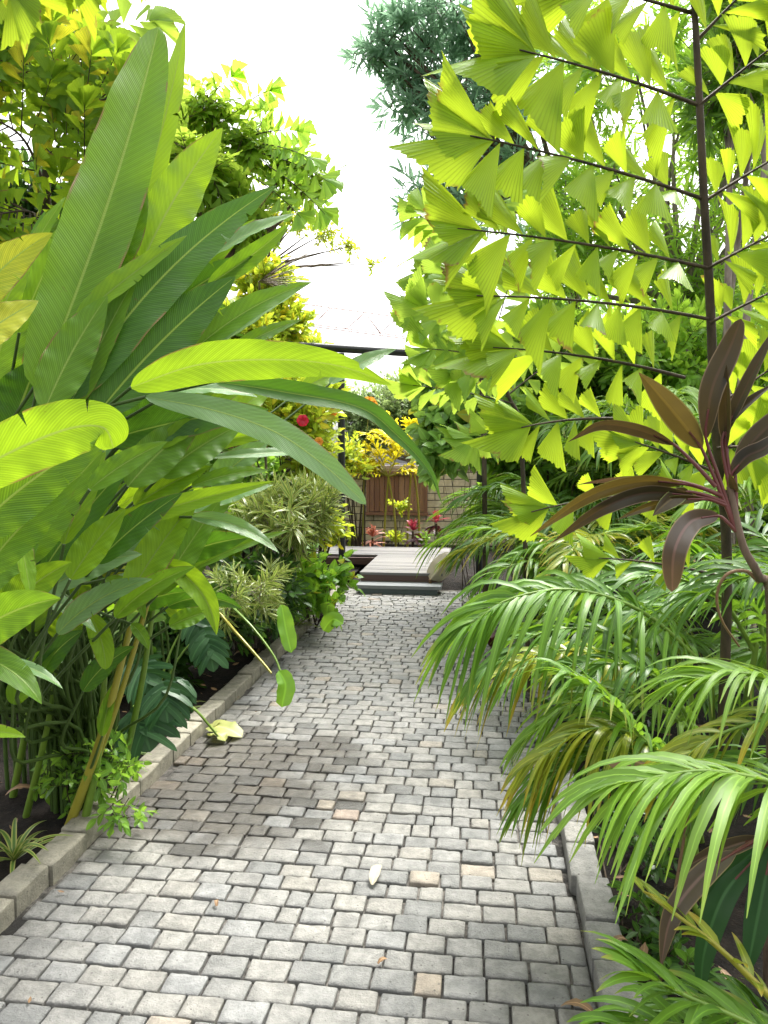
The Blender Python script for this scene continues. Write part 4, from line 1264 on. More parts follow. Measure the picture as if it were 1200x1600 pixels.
def flower(t, p, r, mat, seed):
    rg = np.random.default_rng(seed); g = Geo(); f = nrm(CAMP - p)
    A = nrm(np.cross(f, Z)); Bv = np.cross(A, f)
    for i in range(6):
        a = i * 1.047; o = A * math.cos(a) + Bv * math.sin(a)
        blade(g, bez(p, p + o * r * 0.6 + f * r * 0.35, p + o * r + f * r * 0.1, 7), r * 0.9, f, 0, 5, 0.2, (0.4, 0.3), 0.05, False, rng=rg)
    return g.build('flower', MAT[mat], t)
flower(t, P(473, 657, 7.6), .065, 'red', 1)
flower(t, P(498, 690, 7.7), .05, 'orange', 2)
flower(t, P(520, 645, 8.2), .05, 'orange', 3)
plant('shrub', 'yellow-leaved shrub leaning on the black post under the beam', 'shrub', G(500, 890) * [1, 1, 0], [B(500, 690, 9.4, 20, 30, 50), B(490, 810, 8.8, 36, 30, 110), B(522, 825, 9.2, 12, 14, 26)], 'ovate', 0.26, 'lime_leaf', 39)

# ---- left background trees
T41 = plant('tree', 'light green broad-leaved tree rising behind the giant heliconia leaves', 'tree', G(330, 860) * [1, 1, 0], [B(320, 170, 8.5, 44, 22, 40), B(290, 260, 8.2, 60, 50, 80), B(390, 225, 8.8, 40, 36, 50), B(450, 265, 9.0, 30, 24, 24), B(370, 330, 8.6, 50, 40, 60), B(240, 180, 8.6, 36, 40, 40), B(492, 290, 9.0, 12, 16, 8)], 'wedge', 0.46, 'fish_far', 41, 'bark_brown', 3, 0.07, trunk=P(330, 450, 8.5), droop=0.5, trunk_name='trunk')
rg = np.random.default_rng(91)
for a_, b2, sz in (((400, 210), (470, 205), 28), ((410, 240), (515, 285), 32), ((420, 260), (508, 335), 30), ((400, 280), (470, 340), 28), ((380, 165), (425, 140), 26), ((330, 150), (365, 118), 26), ((410, 225), (490, 250), 28)):
    g, st = Geo(), Geo()
    fish_branch(g, st, P(*a_, 8.6), P(*b2, 8.3), sz * 8.4 / FPX, nrm(-Fv + rg.normal(0, .3, 3)), rg, 7, .08, r=.008, low=True, jit=.6, hang=.5, grow=.1)
    f = g.build('branch', MAT['tree_light'], T41); st.build('twig', MAT['twig'], f)
plant('tree', 'yellow-green small-leaved tree over the hibiscus, left of the black post', 'tree', G(440, 850) * [1, 1, 0], [B(415, 440, 10.5, 36, 36, 130), B(440, 510, 10.5, 40, 34, 170), B(390, 520, 10, 50, 50, 200), B(485, 545, 11, 22, 14, 50)], 'ovate', 0.32, 'lime_leaf', 42, 'bark_brown', 3, 0.06, trunk=P(430, 640, 10.3), trunk_name='trunk')
plant('tree', 'thin tree with sparse yellow sprays reaching right into the white sky', 'tree', G(400, 840) * [1, 1, 0], [B(460, 345, 13, 28, 14, 26), B(505, 362, 13, 28, 14, 20), B(545, 385, 13, 26, 10, 14), B(582, 410, 13, 10, 6, 4), B(420, 340, 13, 30, 24, 40)], 'tiny', 0.34, 'lime_leaf', 43, 'bark_brown', 2, 0.05, trunk=P(410, 420, 13), trunk_name='trunk')
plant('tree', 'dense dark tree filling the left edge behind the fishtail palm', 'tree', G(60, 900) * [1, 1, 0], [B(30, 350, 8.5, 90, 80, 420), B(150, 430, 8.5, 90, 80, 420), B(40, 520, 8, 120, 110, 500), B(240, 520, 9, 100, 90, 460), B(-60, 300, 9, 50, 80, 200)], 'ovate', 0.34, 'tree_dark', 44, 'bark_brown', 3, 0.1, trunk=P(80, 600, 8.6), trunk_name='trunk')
plant('tree', 'mid green bush behind the heliconias, left of the hibiscus', 'tree', G(260, 880) * [1, 1, 0], [B(300, 620, 8.6, 90, 90, 460), B(200, 740, 7.5, 110, 100, 460), B(330, 780, 7.6, 70, 80, 320), B(60, 760, 7, 120, 110, 460)], 'ovate', 0.30, 'tree_mid', 45, 'bark_brown', 3, 0.06, trunk=P(260, 800, 8.2), trunk_name='trunk')
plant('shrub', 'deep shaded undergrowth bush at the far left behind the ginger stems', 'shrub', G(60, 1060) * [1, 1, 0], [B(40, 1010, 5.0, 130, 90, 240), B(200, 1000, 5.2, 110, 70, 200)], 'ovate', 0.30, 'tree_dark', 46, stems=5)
# bare dry twigs against the sky
t = thing('bare_shrub', 'leafless spiky grey twigs showing against the sky on the left', 'shrub', G(420, 850) * [1, 1, 0])
s = Geo(); rg = np.random.default_rng(9)
b0 = P(405, 440, 9.6); tube(s, poly_spline([np.array(t.location), (np.array(t.location) + b0) / 2, b0], 8), .03, .015, 6)
s.build('stem', MAT['bark_grey'], t)
s = Geo()
for i in range(24):
    a = rg.uniform(-0.5, 0.9); l = rg.uniform(70, 140)
    e = P(405 + l * math.cos(a), 440 - l * math.sin(a) * 0.8, 9.6 + rg.normal(0, .3))
    m = (b0 + e) / 2 + Z * 0.06
    tube(s, bez(b0, m, e, 8), .007, .0025, 4)
s.build('twig', MAT['bark_grey'], t)

# fishtail palm, left background
t = thing('fishtail_palm', 'old fishtail palm with yellowing ragged leaflets in the upper left corner', 'palm', G(70, 930) * [1, 1, 0])
s = Geo(); tb = np.array(t.location); tt = P(72, 330, 5.6)
tube(s, poly_spline([tb, tb * .5 + tt * .5 + [0.1, 0, 0], tt, P(80, 180, 5.6), P(85, 80, 5.6)], 16), .05, .02, 8); s.build('trunk', MAT['stalk_dark'], t)
FF = lambda pts, nb, bl, sz, mat, sd, **k: fish_frond(t, [P(*q) for q in pts], nb, bl, sz, mat, sd, **k)
FF([(75, 300, 5.6), (30, 210, 5.4), (-60, 170, 5.2)], 9, .5, .18, 'fish_old', 1)
FF([(78, 250, 5.6), (130, 170, 5.4), (190, 150, 5.2)], 9, .42, .16, 'fish_old', 2)
FF([(78, 200, 5.6), (60, 120, 5.5), (10, 80, 5.3)], 9, .45, .16, 'fish_old', 3)
FF([(75, 330, 5.6), (140, 260, 5.3), (200, 255, 5.1)], 9, .45, .16, 'fish_old', 4)
FF([(80, 160, 5.6), (110, 100, 5.6), (160, 90, 5.5)], 8, .35, .14, 'fish_old', 5)
FF([(72, 350, 5.6), (40, 330, 5.3), (-30, 340, 5.1)], 9, .45, .17, 'fish_old', 6)
t = thing('fishtail_palm', 'bright fishtail fronds hanging into the top left corner from above', 'palm', P(-260, 700, 4.2) * [1, 1, 0])
s = Geo(); tb = np.array(t.location); tt = P(-230, -120, 4.2)
tube(s, poly_spline([tb, tb * .5 + tt * .5, tt], 10), .06, .03, 8); s.build('trunk', MAT['stalk_dark'], t)
for (a_, b2, sz, n_, sd) in (((-230, -120), (135, -48), 86, 9, 1), ((-230, -80), (40, -8), 76, 8, 2), ((-230, -140), (230, -85), 74, 10, 3)):
    g, st = Geo(), Geo(); rg = np.random.default_rng(sd)
    fish_branch(g, st, P(*a_, 4.2), P(*b2, 3.9), sz * 3.9 / FPX, -Fv, rg, n_, .05, hang=.6, grow=.1)
    f = g.build('frond', MAT['fish'], t); st.build('rachis', MAT['stalk_dark'], f)
g, st = Geo(), Geo(); rg = np.random.default_rng(77)
tube(st, bez(P(-230, -90, 4.4), P(-80, 40, 5), P(60, 70, 6.0), 8), .008, .006, 5)
fish_branch(g, st, P(60, 70, 6.0), P(248, 30, 6.4), .24, -Fv, rg, 9, low=False, grow=0.2)
f = g.build('frond', MAT['fish_far'], t); st.build('rachis', MAT['stalk_green'], f)
areca('dark narrow-leaved palm at the left edge below the old fishtail palm', G(-40, 900) * [1, 1, 0], 2.6, 14, 1.5, 51, 'areca_dark', (0.5, 0.022), 26, az=(-1.4, 1.6))
areca('palm with fine yellow-green fronds behind the arching heliconias', G(310, 890) * [1, 1, 0], 2.0, 10, 1.4, 52, 'areca_yel', (0.4, 0.022), 24)

# ================================================================== CENTRE, BEYOND THE DECK
plant('tree', 'pale hazy olive tree beyond the block wall under the black beam', 'tree', G(640, 800) * [1, 1, 0], [B(620, 650, 19, 60, 50, 620), B(700, 640, 19, 50, 60, 520), B(560, 660, 19, 30, 50, 260), B(640, 610, 20, 46, 26, 260)], 'tiny', 0.5, 'tree_pale', 61, 'bark_grey', 3, 0.1, trunk=P(640, 720, 19), trunk_name='trunk')
plant('tree', 'tall pale green tree far behind the left end of the wall', 'tree', G(470, 800) * [1, 1, 0], [B(490, 610, 20, 50, 50, 360), B(440, 650, 20, 50, 60, 300)], 'tiny', 0.55, 'tree_light', 62, 'bark_grey', 3, 0.1, trunk=P(480, 720, 20), trunk_name='trunk')
for i, (cx, cy, d, lab) in enumerate(((603, 690, 12.6, 'left and lower of the two bright yellow palms by the wooden panel'), (640, 660, 12.9, 'taller bright yellow palm standing in front of the wooden panel'))):
    t = thing('yellow_palm', lab, 'palm', foot(P(cx + 5, 800, d)))
    rg = np.random.default_rng(70 + i); top = P(cx + 4, cy + 55, d); base = np.array(t.location)
    for j in range(2):
        s = Geo(); tube(s, poly_spline([base + [0.22 * j - 0.1, 0, 0], (base + top) / 2 + [0.16 * j - 0.06, 0, 0], top], 8), .022, .016, 7); s.build('cane', MAT['stalk_yel'], t)
    for j in range(17):
        a = rg.uniform(-0.5, 3.6); l = rg.uniform(0.45, 0.95)
        o = np.array([math.cos(a), rg.uniform(-.5, .5), max(0.1, math.sin(a) * 1.1)])
        areca_frond(t, bez(top, top + o * l * .6 + Z * .1, top + o * l, 8), 14, .40, .05, 'yellow_leaf', 'stalk_yel', rng=rg, droop=.35, t0=.25, k=5)
t = plant('shrub', 'pale yellow flowering bush in front of the left end of the wooden panel', 'shrub', foot(P(560, 830, 12.2)), [B(548, 710, 12.2, 16, 28, 40), B(570, 735, 12.2, 5, 10, 6)], 'ovate', .28, 'lime_leaf', 72, stems=4)
flower(t, P(577, 632, 12.2) , .14, 'orange', 5)
s = Geo(); tube(s, poly_spline([foot(P(566, 830, 12.2)), P(570, 720, 12.2), P(577, 634, 12.2)], 8), .014, .006, 6); s.build('stem', MAT['stalk_yel'], t)
for i, (x, y, lab, m1) in enumerate(((645, 818, 'pink-topped maroon cordyline below the right end of the wooden panel', 'pink'), (682, 806, 'pinkest and rightmost of the cordylines by the block wall', 'pink'), (582, 828, 'salmon pink cordyline at the left, below the wooden panel', 'pinkpale'))):
    d = 12.4; base = foot(P(x, 840, d)); top = P(x, y + 12, d)
    t = thing('cordyline', lab, 'plant', base)
    s = Geo(); tube(s, np.linspace(base, top, 6), .03, .02, 6); s.build('stem', MAT['bark_brown'], t)
    rg = np.random.default_rng(80 + i)
    for nm, mt, zz, n_, el in (('lower_leaves', 'maroon' if m1 == 'pink' else 'pinkpale', -0.12, 14, (-.6, .5)), ('top_leaves', m1, 0.02, 13, (.3, 1.4))):
        g = Geo()
        for j in range(n_):
            a = j * 2.4; e = rg.uniform(*el); l = rg.uniform(.2, .3)
            o = np.array([math.cos(a) * math.cos(e), math.sin(a) * math.cos(e), math.sin(e)])
            p = top + Z * zz * rg.uniform(0.3, 1.8)
            blade(g, bez(p, p + o * l * .6 + Z * .03, p + o * l - Z * .05, 7), .075, Z + rg.normal(0, .2, 3), 0, 3, .3, (.4, .6), .02, False, rng=rg)
        g.build(nm, MAT[mt], t)
for i, (x, y, d, mat, lab) in enumerate(((615, 838, 12.8, 'lime_leaf', 'small yellow-green plant at the wall foot between the cordylines'), (660, 842, 12.9, 'tree_light', 'small leafy plant at the wall foot behind the pink cordylines'), (545, 835, 12.6, 'lime_leaf', 'small yellow-green plant by the foot of the wall, left of the panel'), (625, 790, 13.4, 'lime_leaf', 'tiny lime plant in front of the middle of the wooden panel'))):
    plant('plant', lab, 'plant', foot(P(x, y, d)), [B(x, y, d, 12, 7, 16), ], 'ovate', .2, mat, 90 + i, stems=3, r0=.008)
t = thing('palm_sheath', 'dry tan palm sheath leaning at the right side of the deck', 'palm sheath', foot(P(690, 890, 9.2)))
g = Geo()
blade(g, bez(P(672, 905, 8.9), P(690, 878, 8.9), P(712, 868, 9.0), 14), .30, CAMP - P(690, 880, 9), 0.2, 9, -0.5, (.3, .3), .03, False)
g.build('sheath', MAT['dead_pale'], t)
s = Geo(); tube(s, np.array([foot(P(672, 905, 8.9)), P(672, 905, 8.9)]), .02, .02, 6); s.build('stalk', MAT['dead'], t)

# ================================================================== RIGHT SIDE
# ---- the big fishtail palm frond in front
t = thing('fishtail_palm', 'nearest fishtail palm with translucent yellow-green leaflets at the upper right', 'palm', foot(P(1135, 900, 2.75)))
base = np.array(t.location)
s = Geo()
ax = poly_spline([base, P(1136, 900, 2.7), P(1118, 660, 2.5), P(1110, 480, 2.4), P(1100, 310, 2.32), P(1092, 140, 2.28), P(1080, -80, 2.25)], 40)
tube(s, ax, np.linspace(.020, .009, 40), sides=10); s.build('stalk', MAT['stalk_dark'], t)
rg = np.random.default_rng(5)
fc = nrm(-Fv + Z * 0.15)
BR = [  # start px, end px, depths, leaflet size px, n, sag
    ((1087, 22), (905, -25), 2.27, 2.15, 118, 6, .02),
    ((1088, 163), (812, 78), 2.28, 2.05, 122, 8, .03),
    ((1097, 310), (735, 212), 2.32, 2.02, 112, 9, .03),
    ((1104, 418), (715, 357), 2.36, 2.08, 100, 10, .03),
    ((1106, 498), (745, 462), 2.40, 2.12, 94, 9, .04),
    ((1070, 590), (770, 543), 2.45, 2.25, 90, 8, .05),
    ((970, 655), (815, 668), 2.5, 2.35, 78, 5, .06),
    ((1092, 60), (1180, -30), 2.27, 2.2, 100, 4, .02),
    ((1092, 165), (1225, 60), 2.28, 2.2, 100, 6, .02),
    ((1100, 315), (1240, 230), 2.32, 2.25, 96, 6, .02),
    ((1104, 420), (1240, 350), 2.36, 2.3, 90, 6, .02),
    ((1108, 505), (1240, 440), 2.40, 2.35, 80, 6, .02),
    ((1115, 640), (1230, 560), 2.48, 2.4, 80, 6, .03),
    ((1120, 700), (1230, 700), 2.5, 2.4, 84, 6, .05),
    ((1122, 740), (990, 690), 2.55, 2.45, 66, 5, .03),
    ((1124, 900), (935, 872), 2.7, 2.6, 50, 3, .05),
    ((1125, 780), (830, 800), 2.6, 2.5, 66, 4, .10),
]
for a, b, d0, d1, sz, n_, sg in BR:
    sz *= .92
    g, st = Geo(), Geo()
    fish_branch(g, st, P(*a, d0), P(*b, d1), sz * (d0 + d1) / 2 / FPX, fc, rg, n_, sg, r=.0065, jit=.34, grow=.2, hang=-.04)
    f = g.build('frond', MAT['fish'], t); st.build('rachis', MAT['stalk_dark'], f)

# ---- farther fishtail palms, paler
t = thing('fishtail_palm', 'second fishtail palm with smaller paler leaflets, behind and left of the nearest one', 'palm', foot(P(830, 850, 5.0)))
s = Geo(); tb = np.array(t.location)
tube(s, poly_spline([tb, P(815, 700, 5.0), P(795, 620, 4.9), P(762, 548, 4.8)], 16), .018, .010, 8); s.build('stalk', MAT['stalk_dark'], t)
rg = np.random.default_rng(6)
for a, b, d0, d1, sz, n_ in (((800, 630), (645, 602), 4.9, 4.7, 40, 8), ((765, 552), (660, 480), 4.8, 4.6, 48, 7), ((770, 560), (668, 545), 4.8, 4.6, 44, 7), ((765, 552), (700, 420), 4.8, 4.7, 50, 7), ((790, 620), (900, 540), 4.9, 5.0, 48, 7), ((765, 552), (800, 430), 4.8, 5.0, 50, 7), ((805, 660), (735, 690), 4.9, 4.7, 44, 6), ((780, 590), (715, 580), 4.85, 4.7, 46, 6)):
    g, st = Geo(), Geo()
    fish_branch(g, st, P(*a, d0), P(*b, d1), sz * d0 / FPX, nrm(-Fv + rg.normal(0, .2, 3)), rg, n_, .04, r=.007, low=False, jit=.4)
    f = g.build('frond', MAT['fish_far'], t); st.build('rachis', MAT['stalk_dark'], f)
t = thing('fishtail_palm', 'tall pale fishtail palm beside the blue-green tree, against the sky', 'palm', foot(P(760, 850, 6.6)))
s = Geo(); tb = np.array(t.location)
tube(s, poly_spline([tb, P(755, 650, 6.6), P(740, 480, 6.6), P(720, 360, 6.5)], 16), .025, .012, 8); s.build('stalk', MAT['stalk_dark'], t)
for a, b, d0, d1, sz, n_ in (((720, 370), (655, 440), 6.5, 6.3, 34, 8), ((735, 440), (640, 500), 6.6, 6.3, 34, 8), ((725, 390), (660, 330), 6.5, 6.4, 42, 7), ((740, 470), (850, 400), 6.6, 6.7, 38, 8), ((745, 520), (665, 560), 6.6, 6.4, 34, 7), ((740, 480), (680, 420), 6.6, 6.4, 36, 7), ((750, 560), (860, 500), 6.6, 6.7, 36, 7), ((725, 380), (800, 300), 6.5, 6.7, 42, 7)):
    g, st = Geo(), Geo()
    fish_branch(g, st, P(*a, d0), P(*b, d1), sz * d0 / FPX, nrm(-Fv + rg.normal(0, .2, 3)), rg, n_, .04, r=.007, low=True, jit=.4)
    f = g.build('frond', MAT['fish_far'], t); st.build('rachis', MAT['stalk_dark'], f)

# ---- climber on the right post
plant('climbing_vine', 'green heart-leaved climber in layers over the right post of the pergola', 'vine', foot(P(752, 800, 8.0)), [B(715, 590, 8.0, 55, 9, 60), B(712, 632, 7.8, 56, 8, 60), B(705, 662, 7.8, 44, 7, 44), B(722, 692, 7.6, 60, 8, 60), B(765, 640, 7.6, 30, 50, 80), B(690, 712, 7.6, 18, 6, 14)], 'heart', .40, 'vine', 101, stems=1, r0=.005, droop=.7)

# ---- purple cordyline
t = thing('cordyline', 'dark purple cordyline with broad strap leaves and red stalks, nearest on the right', 'plant', foot(P(1215, 1150, 2.15)))
base = np.array(t.location)
crown = P(1150, 830, 2.0)
s = Geo(); tube(s, poly_spline([base, P(1205, 980, 2.05), P(1185, 900, 2.02), P(1160, 850, 2.0), P(1140, 760, 2.0)], 20), .014, .009, 9); s.build('stem', MAT['bark_brown'], t)
def ti(b, tip, w, mat, roll=0.0, bend=0, d0=2.0, d1=1.95, via=None, root=(1150, 830, 2.0), fold=.45, prof=(.62, .95)):
    p0, p2 = P(*b, d0), P(*tip, d1)
    if via:
        sp = poly_spline([p0] + [P(*v) for v in via] + [p2], 26)
    else:
        sp = bez(p0, (p0 + p2) / 2 + Z * bend * 2 * d0 / FPX, p2, 26)
    g = Geo(); blade(g, sp, 0.72 * w * d0 / FPX, CAMP - sp[12], roll, 9, fold, prof, .02, False)
    lf = g.build('leaf', MAT[mat], t)
    s = Geo(); r = P(*root); tube(s, poly_spline([r, (r + p0) / 2 + Z * .004, p0, sp[5]], 10), .0065, .003, 7); s.build('stalk', MAT['ti_stalk'], lf)
    return lf
ti((1096, 700), (998, 582), 62, 'ti_olive', .1, 4)
ti((1103, 685), (1158, 498), 56, 'ti', .1, -4, via=[(1112, 610, 1.98), (1140, 545, 1.97)], prof=(.6, .5))
ti((1128, 690), (1216, 505), 40, 'ti', .7, 6)
ti((1132, 670), (1210, 600), 34, 'ti', .9, 6)
ti((1052, 694), (888, 690), 34, 'ti', .5, 8, via=[(1000, 672, 1.96), (940, 664, 1.93)], root=(1118, 760, 2.0))
ti((1068, 756), (828, 838), 38, 'ti_olive', .5, 10, via=[(1000, 752, 1.95), (920, 775, 1.9)], root=(1128, 775, 2.0))
ti((1085, 775), (862, 848), 40, 'ti', .4, 8, via=[(1010, 770, 1.95), (940, 795, 1.9)], root=(1135, 790, 2.0))
ti((1060, 752), (900, 758), 22, 'ti_grey', .9, 8, root=(1128, 775, 2.0))
ti((1075, 768), (1020, 806), 40, 'ti_olive', .2, 6, root=(1132, 785, 2.0))
ti((1100, 780), (965, 812), 26, 'ti_olive', .3, 10, root=(1135, 790, 2.0))
ti((1122, 806), (1050, 925), 54, 'ti_grey', .2, 14, via=[(1080, 815, 1.95), (1054, 860, 1.9)], root=(1150, 830, 2.0), prof=(.5, .5))
ti((1150, 770), (1140, 740), 20, 'ti', .4, 0)
ti((1142, 745), (1235, 665), 44, 'ti', .5, 10, via=[(1165, 715, 1.98), (1195, 700, 1.95)])
ti((1135, 700), (1135, 570), 40, 'ti', .8, 0)
ti((1150, 720), (1260, 620), 50, 'ti', .3, 8)

g = Geo(); tube(g, poly_spline([P(1186, 910, 2.03), P(1165, 892, 2.03), P(1135, 898, 2.03), P(1120, 930, 2.04), P(1128, 970, 2.05), P(1155, 1010, 2.08)], 18), .006, .003, 6); g.build('dry_stem', MAT['dead'], t)
t = thing('cordyline', 'low cordyline with drooping grey-green leaves at the lower right corner', 'plant', foot(P(1230, 1420, 1.75)))
s = Geo(); tube(s, poly_spline([np.array(t.location), P(1225, 1330, 1.75), P(1215, 1290, 1.75)], 8), .016, .012, 8); s.build('stem', MAT['bark_brown'], t)
ti((1150, 1330), (1032, 1512), 52, 'ti_grey', .15, 10, 1.75, 1.7, root=(1215, 1300, 1.75), via=[(1100, 1365, 1.72), (1050, 1430, 1.7)])
ti((1180, 1340), (1095, 1570), 56, 'monstera', .2, 8, 1.78, 1.75, root=(1215, 1300, 1.75), via=[(1130, 1400, 1.76), (1100, 1490, 1.75)])
ti((1205, 1330), (1165, 1530), 60, 'monstera', .1, 4, 1.75, 1.72, root=(1215, 1300, 1.75))
ti((1190, 1310), (1060, 1362), 40, 'ti_grey', .3, 8, 1.8, 1.8, root=(1215, 1300, 1.75))
ti((1215, 1300), (1090, 1420), 44, 'monstera', .3, 8, 1.9, 1.9, root=(1215, 1300, 1.75))

tuft('maroon-leaved seedling peeking out under the arching frond at the right kerb', G(748, 1035) * [1, 1, 0] + [.1, 0, 0], 9, .36, .075, 'maroon', 150, name='cordyline', stem=.12, lo=.1)
t = thing('dead_leaf', 'dry dark brown strap leaf caught among the fronds at the right kerb', 'leaf', foot(P(1040, 1205, 2.2)))
g = Geo(); sp = poly_spline([P(948, 1190, 2.18), P(985, 1188, 2.18), P(1030, 1202, 2.2), P(1085, 1212, 2.25)], 18)
blade(g, sp, .055, CAMP - sp[9] + Z, .4, 5, -.5, (.3, .5), .06, False); g.build('leaf', MAT['dead'], t)
s = Geo(); tube(s, poly_spline([np.array(t.location), (np.array(t.location) + sp[-1]) / 2, sp[-1]], 8), .006, .004, 5); s.build('stalk', MAT['dead'], t)
# ---- near areca fronds
rg = np.random.default_rng(15)
def AF(t, pts, n, Lp, wp, mat, stalk='stalk_green', **k):
    sp = poly_spline([P(*q) for q in pts], 20)
    d = pts[0][2]
    root = np.array(t.location) + np.array([rg.uniform(-.1, .1), rg.uniform(-.1, .1), 0])
    f = areca_frond(t, sp, n, Lp * d / FPX, wp * d / FPX, mat, stalk, rng=rg, **k)
    s = Geo(); tube(s, poly_spline([root, root * .4 + sp[0] * .6 - Z * .15, sp[0], sp[1]], 12), .014, .010, 7); s.build('leaf_base', MAT['stalk_green'], f)

t = thing('areca_palm', 'areca palm whose long frond arches farthest left over the cobbles', 'palm', foot(P(1120, 1200, 3.1)))
AF(t, [(1110, 1050, 2.75), (1010, 960, 2.65), (900, 922, 2.55), (800, 935, 2.5), (735, 975, 2.45)], 34, 165, 10, 'areca', t0=.05, droop=.75, lift=.2, hint=Z * 1.0 - Fv * .5)
AF(t, [(1080, 1090, 2.8), (980, 1000, 2.75), (860, 985, 2.7), (770, 1040, 2.65)], 26, 130, 10, 'areca_dark', t0=.05, droop=.7)
AF(t, [(1060, 1100, 2.9), (950, 1030, 2.85), (850, 1020, 2.8), (750, 1070, 2.75)], 24, 120, 10, 'areca_yel', t0=.2, droop=.8)
AF(t, [(1180, 1020, 2.8), (1120, 930, 2.75), (1020, 900, 2.75), (930, 930, 2.75)], 24, 130, 10, 'areca_dark', t0=.05, droop=.5)
AF(t, [(1200, 1060, 2.9), (1180, 950, 2.9), (1120, 880, 2.9), (1040, 860, 2.9)], 24, 150, 11, 'areca_dark', t0=.05, droop=.4)
t = thing('areca_palm', 'areca palm with yellowing tips hanging low over the right kerb', 'palm', foot(P(1110, 1290, 2.6)))
AF(t, [(1050, 1200, 2.35), (1010, 1160, 2.32), (950, 1092, 2.28), (892, 1055, 2.25)], 30, 205, 11, 'areca', t0=.02, droop=.45, lift=.1, ang=(1.1, .5))
AF(t, [(1080, 1210, 2.4), (1000, 1150, 2.38), (920, 1140, 2.35), (850, 1180, 2.3)], 24, 150, 12, 'areca_yel', t0=.05, droop=.75, lift=.05)
AF(t, [(1080, 1220, 2.45), (990, 1180, 2.45), (900, 1190, 2.45), (830, 1240, 2.4)], 20, 120, 10, 'areca', t0=.1, droop=.8)
AF(t, [(1060, 1260, 2.5), (990, 1190, 2.5), (910, 1180, 2.5), (850, 1225, 2.48)], 24, 110, 9, 'areca', t0=.05, droop=.8)
AF(t, [(1090, 1150, 2.6), (1000, 1090, 2.6), (910, 1090, 2.6), (840, 1140, 2.55)], 26, 130, 9, 'areca_pale', t0=.05, droop=.7)
AF(t, [(1100, 1180, 2.5), (1050, 1080, 2.5), (980, 1040, 2.5), (900, 1040, 2.5)], 24, 140, 11, 'areca_dark', t0=.05, droop=.6)
t = thing('areca_palm', 'nearest areca palm with broad pale glossy leaflets on the right edge', 'palm', foot(P(1420, 1450, 2.05)))
AF(t, [(1360, 1150, 2.0), (1260, 1085, 1.95), (1160, 1052, 1.92), (1085, 1062, 1.9)], 30, 190, 10, 'areca_pale', t0=.05, droop=.5, lift=.15)
AF(t, [(1380, 1320, 1.75), (1250, 1238, 1.7), (1110, 1205, 1.65), (985, 1222, 1.6)], 30, 270, 17, 'areca_pale', t0=.05, droop=.62, lift=.12, hint=Z + Rv * .1)
AF(t, [(1360, 1120, 1.95), (1240, 1118, 1.92), (1120, 1150, 1.9), (1040, 1210, 1.88)], 20, 130, 12, 'areca_yel', t0=.1, droop=.5)
AF(t, [(1350, 1000, 2.2), (1260, 920, 2.2), (1180, 900, 2.2), (1090, 930, 2.2)], 22, 170, 12, 'areca_dark', t0=.05, droop=.5)
AF(t, [(1360, 1250, 2.1), (1260, 1200, 2.1), (1160, 1190, 2.1), (1060, 1250, 2.1)], 22, 150, 12, 'areca_dark', t0=.05, droop=.7)
t = thing('areca_palm', 'small areca palm in the bottom right corner below the drooping cordyline', 'palm', foot(P(1290, 1640, 1.75)))
AF(t, [(1260, 1660, 1.6), (1170, 1600, 1.58), (1080, 1560, 1.56), (1000, 1520, 1.55)], 14, 230, 20, 'areca', t0=.05, droop=.25, lift=.1, ang=(.8, .3))
AF(t, [(1260, 1680, 1.6), (1150, 1630, 1.6), (1050, 1600, 1.6), (960, 1600, 1.6)], 16, 170, 17, 'areca', t0=.05, droop=.5)
AF(t, [(1270, 1640, 1.75), (1200, 1590, 1.75), (1120, 1560, 1.75), (1040, 1580, 1.75)], 16, 150, 14, 'areca_dark', t0=.05, droop=.5)
AF(t, [(1290, 1640, 1.66), (1190, 1545, 1.66), (1110, 1470, 1.66), (1005, 1392, 1.7)], 6, 120, 18, 'areca_yel', 'stalk_yel', t0=.35, droop=.2, r=.012)

# ---- areca clumps along the right of the path
AR = [(XR + .55, 4.3, .45, 14, 1.15, 'arching areca clump behind the low frond, third along the right kerb', ('areca', 'areca_dark')),
      (XR + .50, 5.4, .7, 18, 1.35, 'areca clump spilling over the right kerb halfway to the deck', ('areca', 'areca', 'areca_yel')),
      (XR + .40, 6.6, .85, 20, 1.5, 'areca clump with dark feather fronds, close before the deck on the right', ('areca', 'areca_dark')),
      (XR + .20, 7.9, .6, 20, 1.35, 'low areca clump hanging over the right end of the deck step', ('areca', 'areca_pale')),
      (XR + .45, 9.3, 1.0, 18, 1.5, 'areca clump standing right beside the deck', ('areca', 'areca_dark')),
      (XR + 1.3, 3.6, .8, 16, 1.4, 'dark areca clump under the purple cordyline', ('areca_dark', 'areca')),
      (XR + 1.5, 5.0, 1.2, 16, 1.5, 'areca with lime fronds behind the purple cordyline', ('areca_pale', 'areca')),
      (XR + 1.3, 6.6, 1.5, 18, 1.6, 'pale-fronded areca in the middle of the right bed', ('areca_pale', 'areca', 'areca_dark')),
      (XR + 1.1, 8.4, 1.5, 18, 1.6, 'silvery areca behind the low clump at the deck step', ('areca_pale', 'areca')),
      (XR + 2.8, 5.6, 1.3, 16, 1.6, 'dark tall areca deep in the right bed', ('areca_dark', 'areca')),
      (XR + 2.9, 7.6, 1.4, 16, 1.6, 'tall areca farthest back on the right, under the tree trunks', ('areca', 'areca_dark')),
      (XR + 2.3, 3.6, 1.2, 14, 1.5, 'tall areca at the right edge behind the nearest palm', ('areca_dark', 'areca'))]
for i, (x, y, h, n_, fl, lab, ms) in enumerate(AR):
    areca(lab, (x, y, 0.0), h, n_, fl, 200 + i, leaf=(.42, .026), pairs=24, mats=ms, az=(0.2 * i, 0.2 * i + 6.28))

